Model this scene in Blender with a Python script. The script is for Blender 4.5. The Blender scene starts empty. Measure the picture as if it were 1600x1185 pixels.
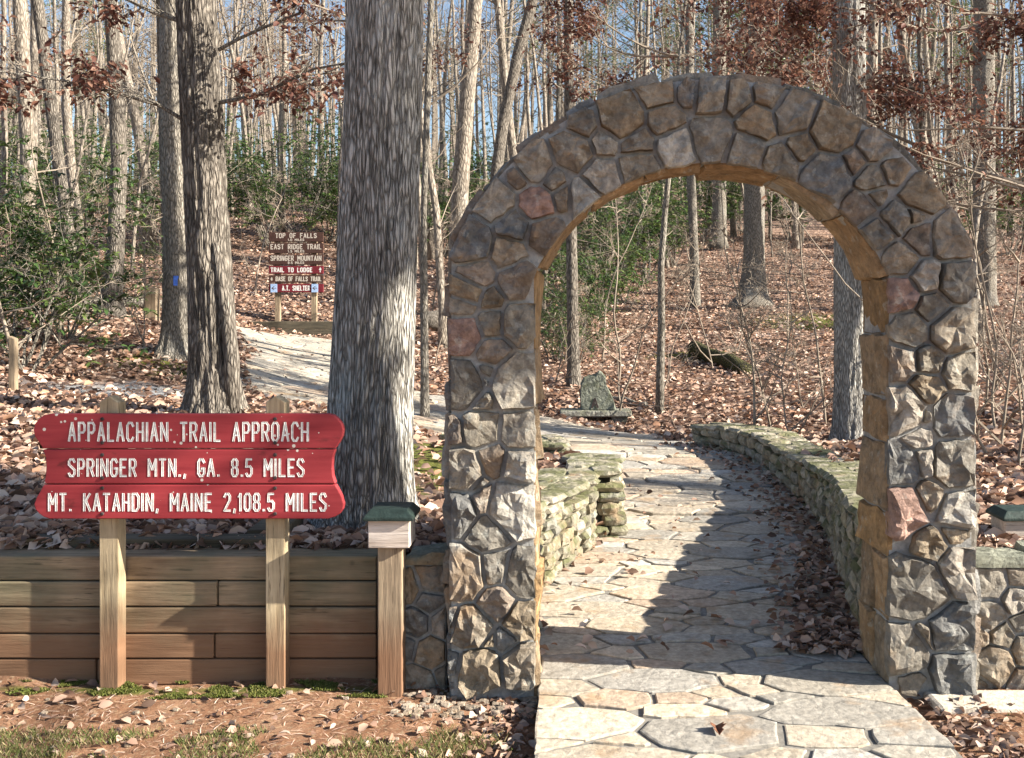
import bpy, math, random
import numpy as np
from mathutils import Vector, Matrix, noise
R = math.radians
scene = bpy.context.scene
COL = scene.collection

# ------------------------------------------------------------------ camera, sky, sun, exposure
CAMZ, F = 1.7, 1600.0            # eye height; focal length in photo pixels (36 mm lens on 36 mm sensor)
cam_d = bpy.data.cameras.new("Camera")
cam = bpy.data.objects.new("Camera", cam_d); COL.objects.link(cam)
cam.location = (0, 0, CAMZ); cam.rotation_euler = (R(90), 0, 0)
cam_d.sensor_fit = 'HORIZONTAL'; cam_d.sensor_width = 36; cam_d.lens = 36
cam_d.shift_x = -84 / 1600; cam_d.shift_y = -107.5 / 1600
cam_d.clip_end = 600; cam_d.clip_start = 0.05
scene.camera = cam
SUN_EL, SUN_AZ = R(28), R(13)    # azimuth measured from +X towards the camera side
S = Vector((math.cos(SUN_EL) * math.cos(SUN_AZ), -math.cos(SUN_EL) * math.sin(SUN_AZ), math.sin(SUN_EL)))
w = bpy.data.worlds.new("World"); scene.world = w; w.use_nodes = True
nt = w.node_tree
sky = nt.nodes.new("ShaderNodeTexSky"); sky.sky_type = 'NISHITA'; sky.sun_disc = False
sky.sun_elevation = SUN_EL; sky.sun_rotation = math.atan2(S.x, S.y)
bg = nt.nodes["Background"]; bg.inputs[1].default_value = 0.065
nt.links.new(sky.outputs[0], bg.inputs[0])
sun_d = bpy.data.lights.new("Sun", 'SUN'); sun_d.energy = 5.0; sun_d.angle = R(0.53); sun_d.color = (1, .91, .77)
sun = bpy.data.objects.new("Sun", sun_d); COL.objects.link(sun)
sun.rotation_euler = S.to_track_quat('Z', 'Y').to_euler(); sun.location = (20, -5, 20)
scene.view_settings.view_transform = 'Standard'; scene.view_settings.look = 'None'
scene.view_settings.gamma = 1; scene.view_settings.exposure = 1.75
scene.view_settings.use_curve_mapping = False
scene.render.engine = 'CYCLES'
scene.cycles.use_denoising = True
scene.cycles.max_bounces = 6; scene.cycles.diffuse_bounces = 3; scene.cycles.transparent_max_bounces = 4

# ------------------------------------------------------------------ helpers
def P(px, py, Y):
    return Vector(((px - 884) * Y / F, Y, CAMZ - (py - 485) * Y / F))
def PX(px, Y): return (px - 884) * Y / F
def PZ(py, Y): return CAMZ - (py - 485) * Y / F
OFF = {}
def tag(o, label=None, cat=None, group=None, kind=None):
    if label: o["label"] = label
    if cat: o["category"] = cat
    if group: o["group"] = group
    if kind: o["kind"] = kind
    return o
def empty(name, loc, label, cat, group=None):
    o = bpy.data.objects.new(name, None); COL.objects.link(o); o.location = loc
    OFF[o.name] = Vector(loc); o.empty_display_size = .1
    return tag(o, label, cat, group)
def link(name, me, mat=None, parent=None, loc=(0, 0, 0), rot=None, scale=None, color=None):
    """loc in world space; parents carry translation only"""
    o = bpy.data.objects.new(name, me); COL.objects.link(o)
    if mat and not me.materials: me.materials.append(mat)
    loc = Vector(loc)
    OFF[o.name] = loc.copy()
    if parent:
        o.parent = parent; loc = loc - OFF[parent.name]
    o.location = loc
    if rot: o.rotation_euler = rot
    if scale: o.scale = scale
    if color: o.color = (*color, 1)
    return o
def mesh(name, v, f, smooth=False):
    me = bpy.data.meshes.new(name)
    me.from_pydata([tuple(x) for x in v], [], f); me.update()
    if smooth: me.polygons.foreach_set("use_smooth", [True] * len(me.polygons))
    return me
def mesh_np(name, V, Fc, smooth=False):
    n = Fc.shape[1]; me = bpy.data.meshes.new(name)
    me.vertices.add(len(V)); me.vertices.foreach_set("co", np.asarray(V, np.float32).ravel())
    me.loops.add(Fc.size); me.loops.foreach_set("vertex_index", Fc.astype(np.int32).ravel())
    me.polygons.add(len(Fc)); me.polygons.foreach_set("loop_start", np.arange(0, Fc.size, n, dtype=np.int32))
    me.update(calc_edges=True)
    if smooth: me.polygons.foreach_set("use_smooth", np.ones(len(Fc), bool))
    return me
class MB:
    def __init__(s): s.v = []; s.f = []
    def box(s, x0, x1, y0, y1, z0, z1):
        b = len(s.v)
        s.v += [(x, y, z) for z in (z0, z1) for y in (y0, y1) for x in (x0, x1)]
        s.f += [tuple(b + i for i in q) for q in ((0, 2, 3, 1), (4, 5, 7, 6), (0, 1, 5, 4), (2, 6, 7, 3), (0, 4, 6, 2), (1, 3, 7, 5))]
        return s
    def tube(s, pts, rad, n, cap=True, fn=None):
        b = len(s.v); m = len(pts); pts = [Vector(p) for p in pts]
        for i in range(m):
            t = (pts[min(i + 1, m - 1)] - pts[max(i - 1, 0)])
            t = t.normalized() if t.length > 1e-9 else Vector((0, 0, 1))
            a = t.cross(Vector((0, 1, 0.01)))
            if a.length < .05: a = t.cross(Vector((1, 0, 0)))
            a.normalize(); c = t.cross(a)
            for k in range(n):
                th = 2 * math.pi * k / n
                d = a * math.cos(th) + c * math.sin(th)
                r = rad[i] * (fn(pts[i], d, i) if fn else 1)
                s.v.append(pts[i] + d * r)
        for i in range(m - 1):
            for k in range(n):
                k2 = (k + 1) % n
                s.f.append((b + i * n + k, b + i * n + k2, b + (i + 1) * n + k2, b + (i + 1) * n + k))
        if cap:
            s.f.append(tuple(b + (m - 1) * n + k for k in range(n)))
            s.f.append(tuple(b + k for k in reversed(range(n))))
        return s
    def me(s, name, smooth=False): return mesh(name, s.v, s.f, smooth)
    def put(s, name, mat, parent=None, smooth=False, color=None):
        off = OFF[parent.name] if parent else Vector((0, 0, 0))
        me = mesh(name, [Vector(q) - off for q in s.v], s.f, smooth)
        return link(name, me, mat, parent, off, color=color)
def bevel(o, w=.006, seg=2):
    m = o.modifiers.new("bevel", 'BEVEL'); m.width = w; m.segments = seg; m.limit_method = 'ANGLE'
    return o

# ------------------------------------------------------------------ materials
def newmat(name):
    m = bpy.data.materials.new(name); m.use_nodes = True
    t = m.node_tree; b = t.nodes["Principled BSDF"]
    b.inputs["Roughness"].default_value = .85; b.inputs["Specular IOR Level"].default_value = .25
    return m, t, b
def nd(t, typ, ins=None, **kw):
    n = t.nodes.new(typ)
    for k, v in kw.items(): setattr(n, k, v)
    for k, v in (ins or {}).items():
        if isinstance(v, bpy.types.NodeSocket): t.links.new(v, n.inputs[k])
        else: n.inputs[k].default_value = v
    return n
def pos(t, scale=(1, 1, 1), obj=False):
    g = nd(t, "ShaderNodeTexCoord").outputs["Object"] if obj else nd(t, "ShaderNodeNewGeometry").outputs["Position"]
    return nd(t, "ShaderNodeMapping", {"Vector": g, "Scale": scale}).outputs[0]
def noi(t, vec, scale, detail=5, rough=.6):
    return nd(t, "ShaderNodeTexNoise", {"Vector": vec, "Scale": scale, "Detail": detail, "Roughness": rough}).outputs[0]
def ramp(t, fac, stops):
    r = nd(t, "ShaderNodeValToRGB", {"Fac": fac}); e = r.color_ramp.elements
    while len(e) < len(stops): e.new(.5)
    for i, (p, c) in enumerate(stops):
        e[i].position = p; e[i].color = (*c, 1) if len(c) == 3 else c
    return r.outputs[0]
def g3(v): return (v, v, v)
def mixc(t, fac, a, b, mode='MIX'):
    n = nd(t, "ShaderNodeMix", data_type='RGBA', blend_type=mode)
    for k, v in ((0, fac), (6, a), (7, b)):
        if isinstance(v, bpy.types.NodeSocket): t.links.new(v, n.inputs[k])
        else: n.inputs[k].default_value = v if k == 0 else (*v, 1)
    return n.outputs[2]
def bump(t, b, h, strength, dist):
    n = nd(t, "ShaderNodeBump", {"Height": h, "Strength": strength, "Distance": dist})
    t.links.new(n.outputs[0], b.inputs["Normal"])
def setc(t, b, c): t.links.new(c, b.inputs["Base Color"])

def m_stone(name, mott=(.45, 1.45), lichen=.35, moss=0.0, fine=28, bs=1.0):
    m, t, b = newmat(name)
    p = pos(t); oc = nd(t, "ShaderNodeObjectInfo").outputs["Color"]
    n1 = noi(t, p, 9, 7, .68); n2 = noi(t, p, fine, 6, .7); n3 = noi(t, p, 3.5, 4)
    c = mixc(t, 1, oc, ramp(t, n1, [(.25, g3(mott[0])), (.75, g3(mott[1]))]), 'MULTIPLY')
    c = mixc(t, 1, c, ramp(t, n2, [(.3, g3(.65)), (.7, g3(1.3))]), 'MULTIPLY')
    c = mixc(t, ramp(t, n3, [(.56, g3(0)), (.68, g3(.55))]), c, (.30, .19, .10))
    c = mixc(t, ramp(t, noi(t, p, 17, 4), [(.60, g3(0)), (.66, g3(lichen))]), c, (.50, .51, .47))
    if moss:
        up = nd(t, "ShaderNodeSeparateXYZ", {0: nd(t, "ShaderNodeNewGeometry").outputs["Normal"]}).outputs[2]
        mk = nd(t, "ShaderNodeMath", {0: noi(t, p, 6, 5), 1: nd(t, "ShaderNodeMath", {0: up, 1: .12}, operation='MULTIPLY').outputs[0]}, operation='ADD').outputs[0]
        c = mixc(t, ramp(t, mk, [(.50, g3(0)), (.68, g3(moss))]), c, (.10, .11, .04))
    setc(t, b, c)
    h = nd(t, "ShaderNodeMath", {0: noi(t, p, 22, 9, .72), 1: nd(t, "ShaderNodeTexVoronoi", {"Vector": p, "Scale": 14.0}, feature='DISTANCE_TO_EDGE').outputs[0]}, operation='ADD').outputs[0]
    bump(t, b, h, bs, .028)
    return m
STONE = m_stone("rubble_stone")
WALLST = m_stone("dry_wall_stone", (.5, 1.35), .25, .8)
FLAG = m_stone("flagstone", (.72, 1.25), .12, 0, 34, .4)
def m_simple(name, c1, c2, sc=8, rough=.85, bs=.5, bd=.01, scale=(1, 1, 1), fine=40, obj=False):
    m, t, b = newmat(name); p = pos(t, scale, obj); n = noi(t, p, sc, 6, .65)
    c = ramp(t, n, [(.3, c1), (.7, c2)])
    c = mixc(t, 1, c, ramp(t, noi(t, p, fine, 4), [(.3, g3(.75)), (.7, g3(1.2))]), 'MULTIPLY')
    setc(t, b, c); b.inputs["Roughness"].default_value = rough
    bump(t, b, noi(t, p, sc * 3, 8, .7), bs, bd)
    return m
MORTAR = m_simple("mortar", (.24, .245, .245), (.42, .415, .40), 6, .9, .9, .02)
BED = m_simple("path_mortar", (.13, .125, .115), (.25, .235, .21), 8)
CORE = m_simple("wall_core", (.03, .028, .022), (.06, .055, .04), 8)
def m_wood(name, c1, c2, axis, soil=False, green=0.0):
    m, t, b = newmat(name); sc = [22, 22, 22]; sc[axis] = 1.3
    p = pos(t, sc); p1 = pos(t); oc = nd(t, "ShaderNodeObjectInfo").outputs["Random"]
    off = nd(t, "ShaderNodeVectorMath", {0: p, 1: nd(t, "ShaderNodeCombineXYZ", {0: oc, 1: oc, 2: oc}).outputs[0]}, operation='ADD').outputs[0]
    n = noi(t, off, 1.6, 7, .65)
    c = ramp(t, n, [(.28, c1), (.5, tuple((a + q) / 2 for a, q in zip(c1, c2))), (.72, c2)])
    c = mixc(t, 1, c, ramp(t, noi(t, p1, 2.3, 5), [(.3, g3(.6)), (.7, g3(1.3))]), 'MULTIPLY')
    c = mixc(t, ramp(t, nd(t, "ShaderNodeTexVoronoi", {"Vector": p1, "Scale": 3.1}).outputs[0], [(.03, g3(.7)), (.06, g3(0))]), c, (.05, .03, .02))
    c = mixc(t, ramp(t, noi(t, off, 4.5, 3), [(.60, g3(0)), (.68, g3(.75))]), c, tuple(q * .3 for q in c1))
    if green: c = mixc(t, ramp(t, noi(t, p1, 1.7, 4), [(.42, g3(0)), (.6, g3(green))]), c, (.13, .14, .09))
    if soil:
        z = nd(t, "ShaderNodeSeparateXYZ", {0: p1}).outputs[2]
        zz = nd(t, "ShaderNodeMath", {0: z, 1: nd(t, "ShaderNodeMath", {0: noi(t, p1, 5, 5), 1: .28}, operation='MULTIPLY').outputs[0]}, operation='SUBTRACT').outputs[0]
        c = mixc(t, ramp(t, zz, [(-.0, g3(.85)), (.22, g3(0))]), c, (.20, .105, .06))
    setc(t, b, c); bump(t, b, n, .8, .008)
    return m
TIMBER = m_wood("landscape_timber", (.14, .095, .06), (.42, .31, .20), 0, True, .5)
POSTW = m_wood("post_wood", (.26, .20, .12), (.52, .43, .29), 2, True)
POSTW2 = m_wood("weathered_post_wood", (.17, .125, .085), (.36, .285, .20), 2, True)
PALEW = m_wood("pale_board", (.34, .28, .24), (.60, .54, .49), 0)
DARKW = m_wood("old_dark_timber", (.055, .05, .04), (.14, .12, .085), 0)
ROOFG = m_simple("dark_green_roof", (.012, .024, .022), (.03, .05, .045), 20, .6)
def m_red():
    m, t, b = newmat("red_sign_paint"); p = pos(t); ps = pos(t, (1.2, 20, 18))
    c = ramp(t, noi(t, ps, 1.5, 6), [(.3, (.25, .026, .034)), (.7, (.36, .048, .056))])
    c = mixc(t, ramp(t, noi(t, pos(t, (7, 7, 16)), 1.1, 5), [(.62, g3(0)), (.74, g3(.75))]), c, (.10, .022, .022))
    v = nd(t, "ShaderNodeTexVoronoi", {"Vector": p, "Scale": 26.0, "Randomness": 1.0}); 
    spot = nd(t, "ShaderNodeMath", {0: v.outputs[0], 1: ramp(t, noi(t, p, 3.3, 2), [(.46, g3(0)), (.62, g3(.22))])}, operation='LESS_THAN').outputs[0]
    c = mixc(t, spot, c, (.62, .58, .52))
    setc(t, b, c); b.inputs["Roughness"].default_value = .55; bump(t, b, noi(t, ps, 3, 5), .25, .003)
    return m
RED = m_red()
BROWNB = m_simple("brown_sign_paint", (.045, .022, .018), (.075, .038, .03), 6, .6)
MAROON = m_simple("maroon_sign_paint", (.12, .012, .02), (.17, .02, .03), 6, .6)
WHITE = m_simple("white_letter_paint", (.62, .62, .60), (.82, .82, .80), 30, .6)
TANL = m_simple("faded_letter_paint", (.42, .38, .33), (.55, .50, .45), 30, .7)
BLUEP = m_simple("pale_blue_plaque", (.30, .45, .72), (.38, .52, .78), 10, .5)
BLAZE = m_simple("blue_blaze_paint", (.06, .16, .62), (.10, .22, .72), 20, .7)
METAL = m_simple("bolt_metal", (.02, .015, .015), (.07, .05, .05), 40, .5)
def m_bark(name, c1, c2, ridge=26, zs=.16, strength=1.0, dist=.03, pale=0.0, obj=False):
    m, t, b = newmat(name); p = pos(t, (1, 1, zs), obj)
    wob = nd(t, "ShaderNodeVectorMath", {0: p, 1: nd(t, "ShaderNodeVectorMath", {0: nd(t, "ShaderNodeTexNoise", {"Vector": p, "Scale": 7.0, "Detail": 3.0}).outputs[1], 1: (.06, .06, .06)}, operation='MULTIPLY').outputs[0]}, operation='ADD').outputs[0]
    v = nd(t, "ShaderNodeTexVoronoi", {"Vector": wob, "Scale": float(ridge)}, feature='DISTANCE_TO_EDGE').outputs[0]
    h = ramp(t, v, [(0, g3(0)), (.22, g3(.8)), (.5, g3(1))])
    n = noi(t, pos(t, (1, 1, .4), obj), 30, 6, .7)
    c = mixc(t, h, c1, c2)
    c = mixc(t, 1, c, ramp(t, n, [(.3, g3(.6)), (.7, g3(1.35))]), 'MULTIPLY')
    if pale: c = mixc(t, ramp(t, noi(t, pos(t, (1, 1, .45), obj), 4.5, 5, .7), [(.55, g3(0)), (.68, g3(pale))]), c, (.46, .48, .48))
    setc(t, b, c)
    hh = nd(t, "ShaderNodeMath", {0: h, 1: n}, operation='ADD').outputs[0]
    bump(t, b, hh, strength, dist); b.inputs["Roughness"].default_value = .95
    return m
BARK_OAK = m_bark("pale_oak_bark", (.15, .14, .125), (.50, .485, .455), 58, .15, 1, .013, .6)
BARK_DARK = m_bark("dark_furrowed_bark", (.075, .064, .054), (.25, .225, .195), 36, .2, .9, .018)
BARK_GREY = m_bark("grey_bark", (.10, .09, .075), (.29, .265, .23), 40, .25, .8, .015, .2)
BARK_FAR = m_bark("forest_bark", (.13, .11, .09), (.33, .29, .245), 18, .3, .6, .02, .25, True)
TWIG = m_simple("twig_bark", (.16, .13, .10), (.33, .28, .23), 3, .9, .2, .005)
def m_leaf(name, trans=.3, rough=.6, spec=.3):
    m, t, b = newmat(name)
    a = nd(t, "ShaderNodeAttribute", attribute_name="Col").outputs[0]
    setc(t, b, a); b.inputs["Roughness"].default_value = rough; b.inputs["Specular IOR Level"].default_value = spec
    tr = nd(t, "ShaderNodeBsdfTranslucent", {"Color": a})
    mx = nd(t, "ShaderNodeMixShader", {0: trans, 1: b.outputs[0], 2: tr.outputs[0]})
    t.links.new(mx.outputs[0], t.nodes["Material Output"].inputs[0])
    return m
LITTER = m_leaf("dead_leaf", .15, .7, .25); BROWNLEAF = m_leaf("clinging_brown_leaf", .35, .6)
GREENLEAF = m_leaf("evergreen_leaf", .25, .38, .5); GRASSM = m_leaf("grass_blade", .3, .6)
def m_ground():
    m, t, b = newmat("woodland_floor"); p = pos(t)
    zone = nd(t, "ShaderNodeSeparateColor", {0: nd(t, "ShaderNodeAttribute", attribute_name="Col").outputs[0]})
    v = nd(t, "ShaderNodeTexVoronoi", {"Vector": p, "Scale": 13.0}); vr = nd(t, "ShaderNodeSeparateColor", {0: v.outputs[1]}).outputs[0]
    lit = ramp(t, vr, [(0, (.05, .032, .024)), (.35, (.15, .09, .065)), (.7, (.30, .19, .135)), (1, (.50, .37, .29))])
    lit = mixc(t, 1, lit, ramp(t, noi(t, p, 1.2, 4), [(.3, g3(.6)), (.7, g3(1.15))]), 'MULTIPLY')
    soil = ramp(t, noi(t, p, 3, 8, .7), [(.25, (.15, .075, .042)), (.5, (.27, .14, .08)), (.75, (.36, .22, .14))])
    soil = mixc(t, ramp(t, noi(t, p, 45, 5), [(.52, g3(0)), (.66, g3(.7))]), soil, (.42, .31, .20))
    soil = mixc(t, ramp(t, noi(t, p, 70, 3), [(.60, g3(0)), (.66, g3(.6))]), soil, (.10, .055, .03))
    nz = noi(t, p, 7, 6)
    def soft(ch):
        a = nd(t, "ShaderNodeMath", {0: ch, 1: nz}, operation='ADD').outputs[0]
        return ramp(t, nd(t, "ShaderNodeMath", {0: a, 1: .5}, operation='MULTIPLY').outputs[0], [(.42, g3(0)), (.58, g3(1))])
    c = mixc(t, soft(zone.outputs[0]), lit, soil)
    mossc = ramp(t, noi(t, p, 25, 5), [(.3, (.05, .065, .012)), (.7, (.17, .17, .035))])
    c = mixc(t, soft(zone.outputs[1]), c, mossc)
    c = mixc(t, soft(zone.outputs[2]), c, ramp(t, noi(t, p, 60, 4), [(.35, g3(.12)), (.65, (.40, .41, .43))]))
    setc(t, b, c)
    bump(t, b, nd(t, "ShaderNodeMath", {0: noi(t, p, 34, 10, .78), 1: v.outputs[0]}, operation='ADD').outputs[0], .9, .03)
    return m
GROUND = m_ground()

# ------------------------------------------------------------------ terrain
CT = [P(*a) for a in ((670, 850, 5.3), (670, 750, 8), (690, 686, 11.8), (335, 645, 9.5), (275, 557, 14), (100, 600, 12), (100, 500, 18), (170, 490, 17.3),
      (150, 440, 25), (150, 340, 40), (450, 600, 14), (450, 560, 17), (450, 541, 19), (450, 523, 20.3), (450, 492, 21.2), (460, 400, 32), (460, 345, 42),
      (1000, 560, 21), (1000, 480, 30), (1000, 400, 43), (1100, 345, 56), (895, 602, 17), (1178, 476, 27), (1123, 386, 42), (1332, 702, 12.5),
      (1540, 480, 28), (1560, 640, 12), (1560, 750, 8), (1560, 845, 5.4), (1560, 400, 44), (700, 400, 40), (800, 640, 14.5))]
CT += [Vector(a) for a in ((-5, 5.2, .5), (-2, 5.2, .5), (-.8, 6.5, .46), (-.5, 9.2, .40), (-4, 8, .62), (.4, 15, .02), (1.2, 13, .06), (2.6, 10, .30), (3, 6, .5), (6, 5.5, .55), (6, 10, .5),
      (1.9, 12, .10), (-40, 8, 1.2), (40, 8, .9), (-60, 40, 6), (60, 40, 4.5), (0, 90, 13), (-60, 100, 14), (60, 100, 13), (0, 160, 22), (-120, 160, 22), (120, 160, 22), (-100, 0, 1.5), (100, 0, 1))]
CA = np.array([list(c) for c in CT])
def rbf_fit(C):
    n = len(C); D = np.linalg.norm(C[:, None, :2] - C[None, :, :2], axis=2)
    A = np.zeros((n + 3, n + 3)); A[:n, :n] = D; A[:n, n] = 1; A[:n, n + 1:] = C[:, :2]; A[n, :n] = 1; A[n + 1:, :n] = C[:, :2].T
    return np.linalg.solve(A, np.r_[C[:, 2], 0, 0, 0])
RW = rbf_fit(CA)
def rbf(x, y):
    x = np.asarray(x, float); y = np.asarray(y, float); z = RW[-3] + RW[-2] * x + RW[-1] * y
    for i in range(len(CA)): z = z + RW[i] * np.hypot(x - CA[i, 0], y - CA[i, 1])
    return z
def sst(a, b, x):
    q = np.clip((x - a) / (b - a), 0, 1); return q * q * (3 - 2 * q)
# the flagstone path: left and right edge, paired
PL = [(-.12, 2.2), (-.12, 4.64), (-.13, 5.1), (-.15, 6.15), (.22, 7.35), (.42, 7.75), (.46, 8.5), (.30, 9.3), (.05, 10.2), (-.5, 11.0), (-1.45, 11.8), (-2.4, 12.2), (-3.6, 12.6), (-4.3, 14.2), (-4.9, 16.5), (-5.7, 18.8), (-6.3, 19.7)]
PR = [(1.60, 2.2), (1.47, 4.64), (1.5, 5.1), (1.64, 6.1), (1.87, 7.25), (1.98, 8.0), (2.04, 8.9), (1.98, 9.8), (1.80, 10.9), (1.45, 12.0), (.9, 13.4), (-.3, 14.2), (-1.6, 14.6), (-2.7, 15.2), (-3.4, 16.8), (-4.1, 18.6), (-4.6, 20.0)]
POLY = np.array(PL + PR[::-1])
def inside_dist(x, y):
    """positive distance inside the path outline, negative outside"""
    x = np.asarray(x, float); y = np.asarray(y, float); ins = np.zeros(x.shape, bool); d = np.full(x.shape, 1e9)
    n = len(POLY)
    for i in range(n):
        x1, y1 = POLY[i]; x2, y2 = POLY[(i + 1) % n]
        if y1 != y2:
            c = ((y1 > y) != (y2 > y)) & (x < (x2 - x1) * (y - y1) / (y2 - y1) + x1); ins ^= c
        L2 = (x2 - x1) ** 2 + (y2 - y1) ** 2
        tt = np.clip(((x - x1) * (x2 - x1) + (y - y1) * (y2 - y1)) / L2, 0, 1)
        d = np.minimum(d, np.hypot(x - x1 - tt * (x2 - x1), y - y1 - tt * (y2 - y1)))
    return np.where(ins, d, -d)
def zpath(x, y): return np.where(np.asarray(y) < 9, 0, rbf(x, y) * sst(9, 12, np.asarray(y, float)))
def height(x, y):
    x = np.asarray(x, float); y = np.asarray(y, float)
    h = rbf(x, y)
    wid = .05 + np.clip(np.abs(x) - 5, 0, 4) * .6
    front = -.045 - .03 * sst(.5, .1, np.abs(x + .2))
    h = front + (h - front) * sst(4.90 - wid, 4.94 + wid, y)
    d = inside_dist(x, y)
    return h + (zpath(x, y) - .07 - h) * sst(-.22, -.06, d)
height0 = height
def height(x, y):
    x = np.asarray(x, float); y = np.asarray(y, float)
    lump = np.array([noise.noise(Vector((a * 1.3, b * 1.3, 0))) for a, b in zip(x.ravel(), y.ravel())]).reshape(x.shape)
    return height0(x, y) + np.where(inside_dist(x, y) > -.3, 0, lump * np.where(y < 4.8, .012, .05))
def hz(x, y): return float(height(np.array([x]), np.array([y]))[0])
def axis(segs):
    out = []
    for a, b, st in segs: out += list(np.arange(a, b, st))
    return np.array(out + [segs[-1][1]])
gx = axis([(-160, -40, 12), (-40, -9, 1.0), (-9, -2.6, .2), (-2.6, 3.4, .06), (3.4, 10, .2), (10, 40, 1.0), (40, 160, 12)])
gy = axis([(-60, -4, 7), (-4, 3, .5), (3, 4.7, .1), (4.7, 5.2, .035), (5.2, 14, .07), (14, 24, .2), (24, 60, .7), (60, 220, 8)])
GX, GY = np.meshgrid(gx, gy); GZ = height(GX, GY)
rng = np.random.default_rng(5)
nx_, ny_ = len(gx), len(gy)
V = np.c_[GX.ravel(), GY.ravel(), GZ.ravel()]
ii = np.arange(ny_ * nx_).reshape(ny_, nx_)
Q = np.c_[ii[:-1, :-1].ravel(), ii[:-1, 1:].ravel(), ii[1:, 1:].ravel(), ii[1:, :-1].ravel()]
gme = mesh_np("ground", V, Q, True)
x, y = V[:, 0], V[:, 1]
dirt = np.where(y < 4.95, 1.0, 0.0)
def blob(cx, cy, rx, ry): return np.clip(1.25 - np.hypot((x - cx) / rx, (y - cy) / ry), 0, 1)
moss = np.maximum.reduce([blob(-1.35, 8.6, .8, 2.6) * .95, blob(-5.2, 13.4, 1.0, .8), blob(-9, 14, 1.6, 1), blob(6.6, 24.5, 2.6, 1.6), blob(2.6, 21, 1.2, .6), blob(-1.6, 4.70, 1.9, .07) * .7, blob(-2.5, 5.6, .5, .4)])
gravel = np.maximum(blob(-4.9, 11.6, 1.3, .9), blob(-4.3, 13.3, .35, 1.1))
ca = gme.color_attributes.new("Col", 'FLOAT_COLOR', 'POINT')
ca.data.foreach_set("color", np.c_[dirt, moss, gravel, np.ones(len(x))].astype(np.float32).ravel())
tag(link("ground", gme, GROUND), kind="structure")

# ------------------------------------------------------------------ voronoi cells and stone relief
def clip(poly, nx, ny, c):
    """keep nx*x+ny*y<=c"""
    out = []; n = len(poly)
    for i in range(n):
        a, b = poly[i], poly[(i + 1) % n]; da = nx * a[0] + ny * a[1] - c; db = nx * b[0] + ny * b[1] - c
        if da <= 0: out.append(a)
        if (da < 0 < db) or (db < 0 < da):
            q = da / (da - db); out.append((a[0] + q * (b[0] - a[0]), a[1] + q * (b[1] - a[1])))
    return out
def power_cells(seeds, gap, maxr=None, sx=1.0):
    """seeds (x,y,r): power diagram, joints of width gap"""
    A = np.array(seeds, float); A[:, 0] *= sx; cells = []
    for i, (sx_, sy_, r) in enumerate(A):
        big = (maxr or 4) * r if maxr else 3 * r + .5
        k = 5 + i % 3; rq = random.Random(i * 7 + 1); ph = rq.random()
        poly = [(sx_ + big * 1.12 * math.cos(2 * math.pi * (j + ph + rq.uniform(-.22, .22)) / k), sy_ + big * 1.12 * math.sin(2 * math.pi * (j + ph + rq.uniform(-.22, .22)) / k)) for j in range(k)]
        d = np.hypot(A[:, 0] - sx_, A[:, 1] - sy_)
        for j in np.argsort(d)[1:26]:
            dx, dy = A[j, 0] - sx_, A[j, 1] - sy_; L = d[j]
            if L < 1e-6: continue
            tt = (L * L + r * r - A[j, 2] ** 2) / (2 * L)
            nx, ny = dx / L, dy / L
            poly = clip(poly, nx, ny, nx * sx_ + ny * sy_ + tt - gap / 2)
            if len(poly) < 3: break
        cells.append([(a / sx, b) for a, b in poly] if len(poly) > 2 else None)
    return cells
def resample(poly, n, rnd, jit):
    L = [math.dist(poly[i], poly[(i + 1) % len(poly)]) for i in range(len(poly))]; T = sum(L); out = []
    # drop tiny edges, keep the corners, then share the other points out over the edges by length
    pp = [p for p, l in zip(poly, L) if l > T * .035]
    if len(pp) < 3: pp = poly
    m = len(pp); L = [math.dist(pp[i], pp[(i + 1) % m]) for i in range(m)]; cnt_ = [1] * m
    while sum(cnt_) < n:
        i = max(range(m), key=lambda j: L[j] / cnt_[j]); cnt_[i] += 1
    for i in range(m):
        a, b = pp[i], pp[(i + 1) % m]
        for j in range(cnt_[i]):
            q = j / cnt_[i]; jj = jit * (1 if j else .35)
            out.append((a[0] + (b[0] - a[0]) * q + rnd.uniform(-jj, jj), a[1] + (b[1] - a[1]) * q + rnd.uniform(-jj, jj)))
    return out[:n] if len(out) > n else out
def stone_mesh(name, poly, h, fmap, rnd, origin, n=15, base=-.03, rough=.6, flat=False):
    cx = sum(p[0] for p in poly) / len(poly); cy = sum(p[1] for p in poly) / len(poly)
    size = max(math.dist(p, (cx, cy)) for p in poly)
    pr = resample(poly, n, rnd, size * .04); n = len(pr)
    tx, ty = rnd.uniform(-.22, .22), rnd.uniform(-.22, .22)
    rings = [(1.0, base), (1.0, h * .5), (.945, h * .92), (.70, h * 1.02), (.38, h * 1.02)] if not flat else [(1.0, base), (.995, h * .75), (.96, h)]
    v = []; f = []
    for s, hh in rings:
        for (a, b) in pr:
            u, w_ = cx + (a - cx) * s, cy + (b - cy) * s
            k = 0
            if s < 1 and not flat:
                k = h * rough * (noise.noise(Vector((u * 13, w_ * 13, 7.1))) * 1.2 + noise.noise(Vector((u * 31, w_ * 31, 2.3))) * .7) + (tx * (u - cx) + ty * (w_ - cy)) * .55
            v.append(Vector(fmap(u, w_, max(hh + k, -.01) if hh > 0 else hh)) - origin)
    v.append(Vector(fmap(cx, cy, rings[-1][1] + (0 if flat else h * rough * noise.noise(Vector((cx * 13, cy * 13, 7.1)))))) - origin)
    m = len(rings)
    for i in range(m - 1):
        for k in range(n):
            k2 = (k + 1) % n; f.append((i * n + k, i * n + k2, (i + 1) * n + k2, (i + 1) * n + k))
    for k in range(n): f.append(((m - 1) * n + k, (m - 1) * n + (k + 1) % n, m * n))
    return mesh(name, v, f)

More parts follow.
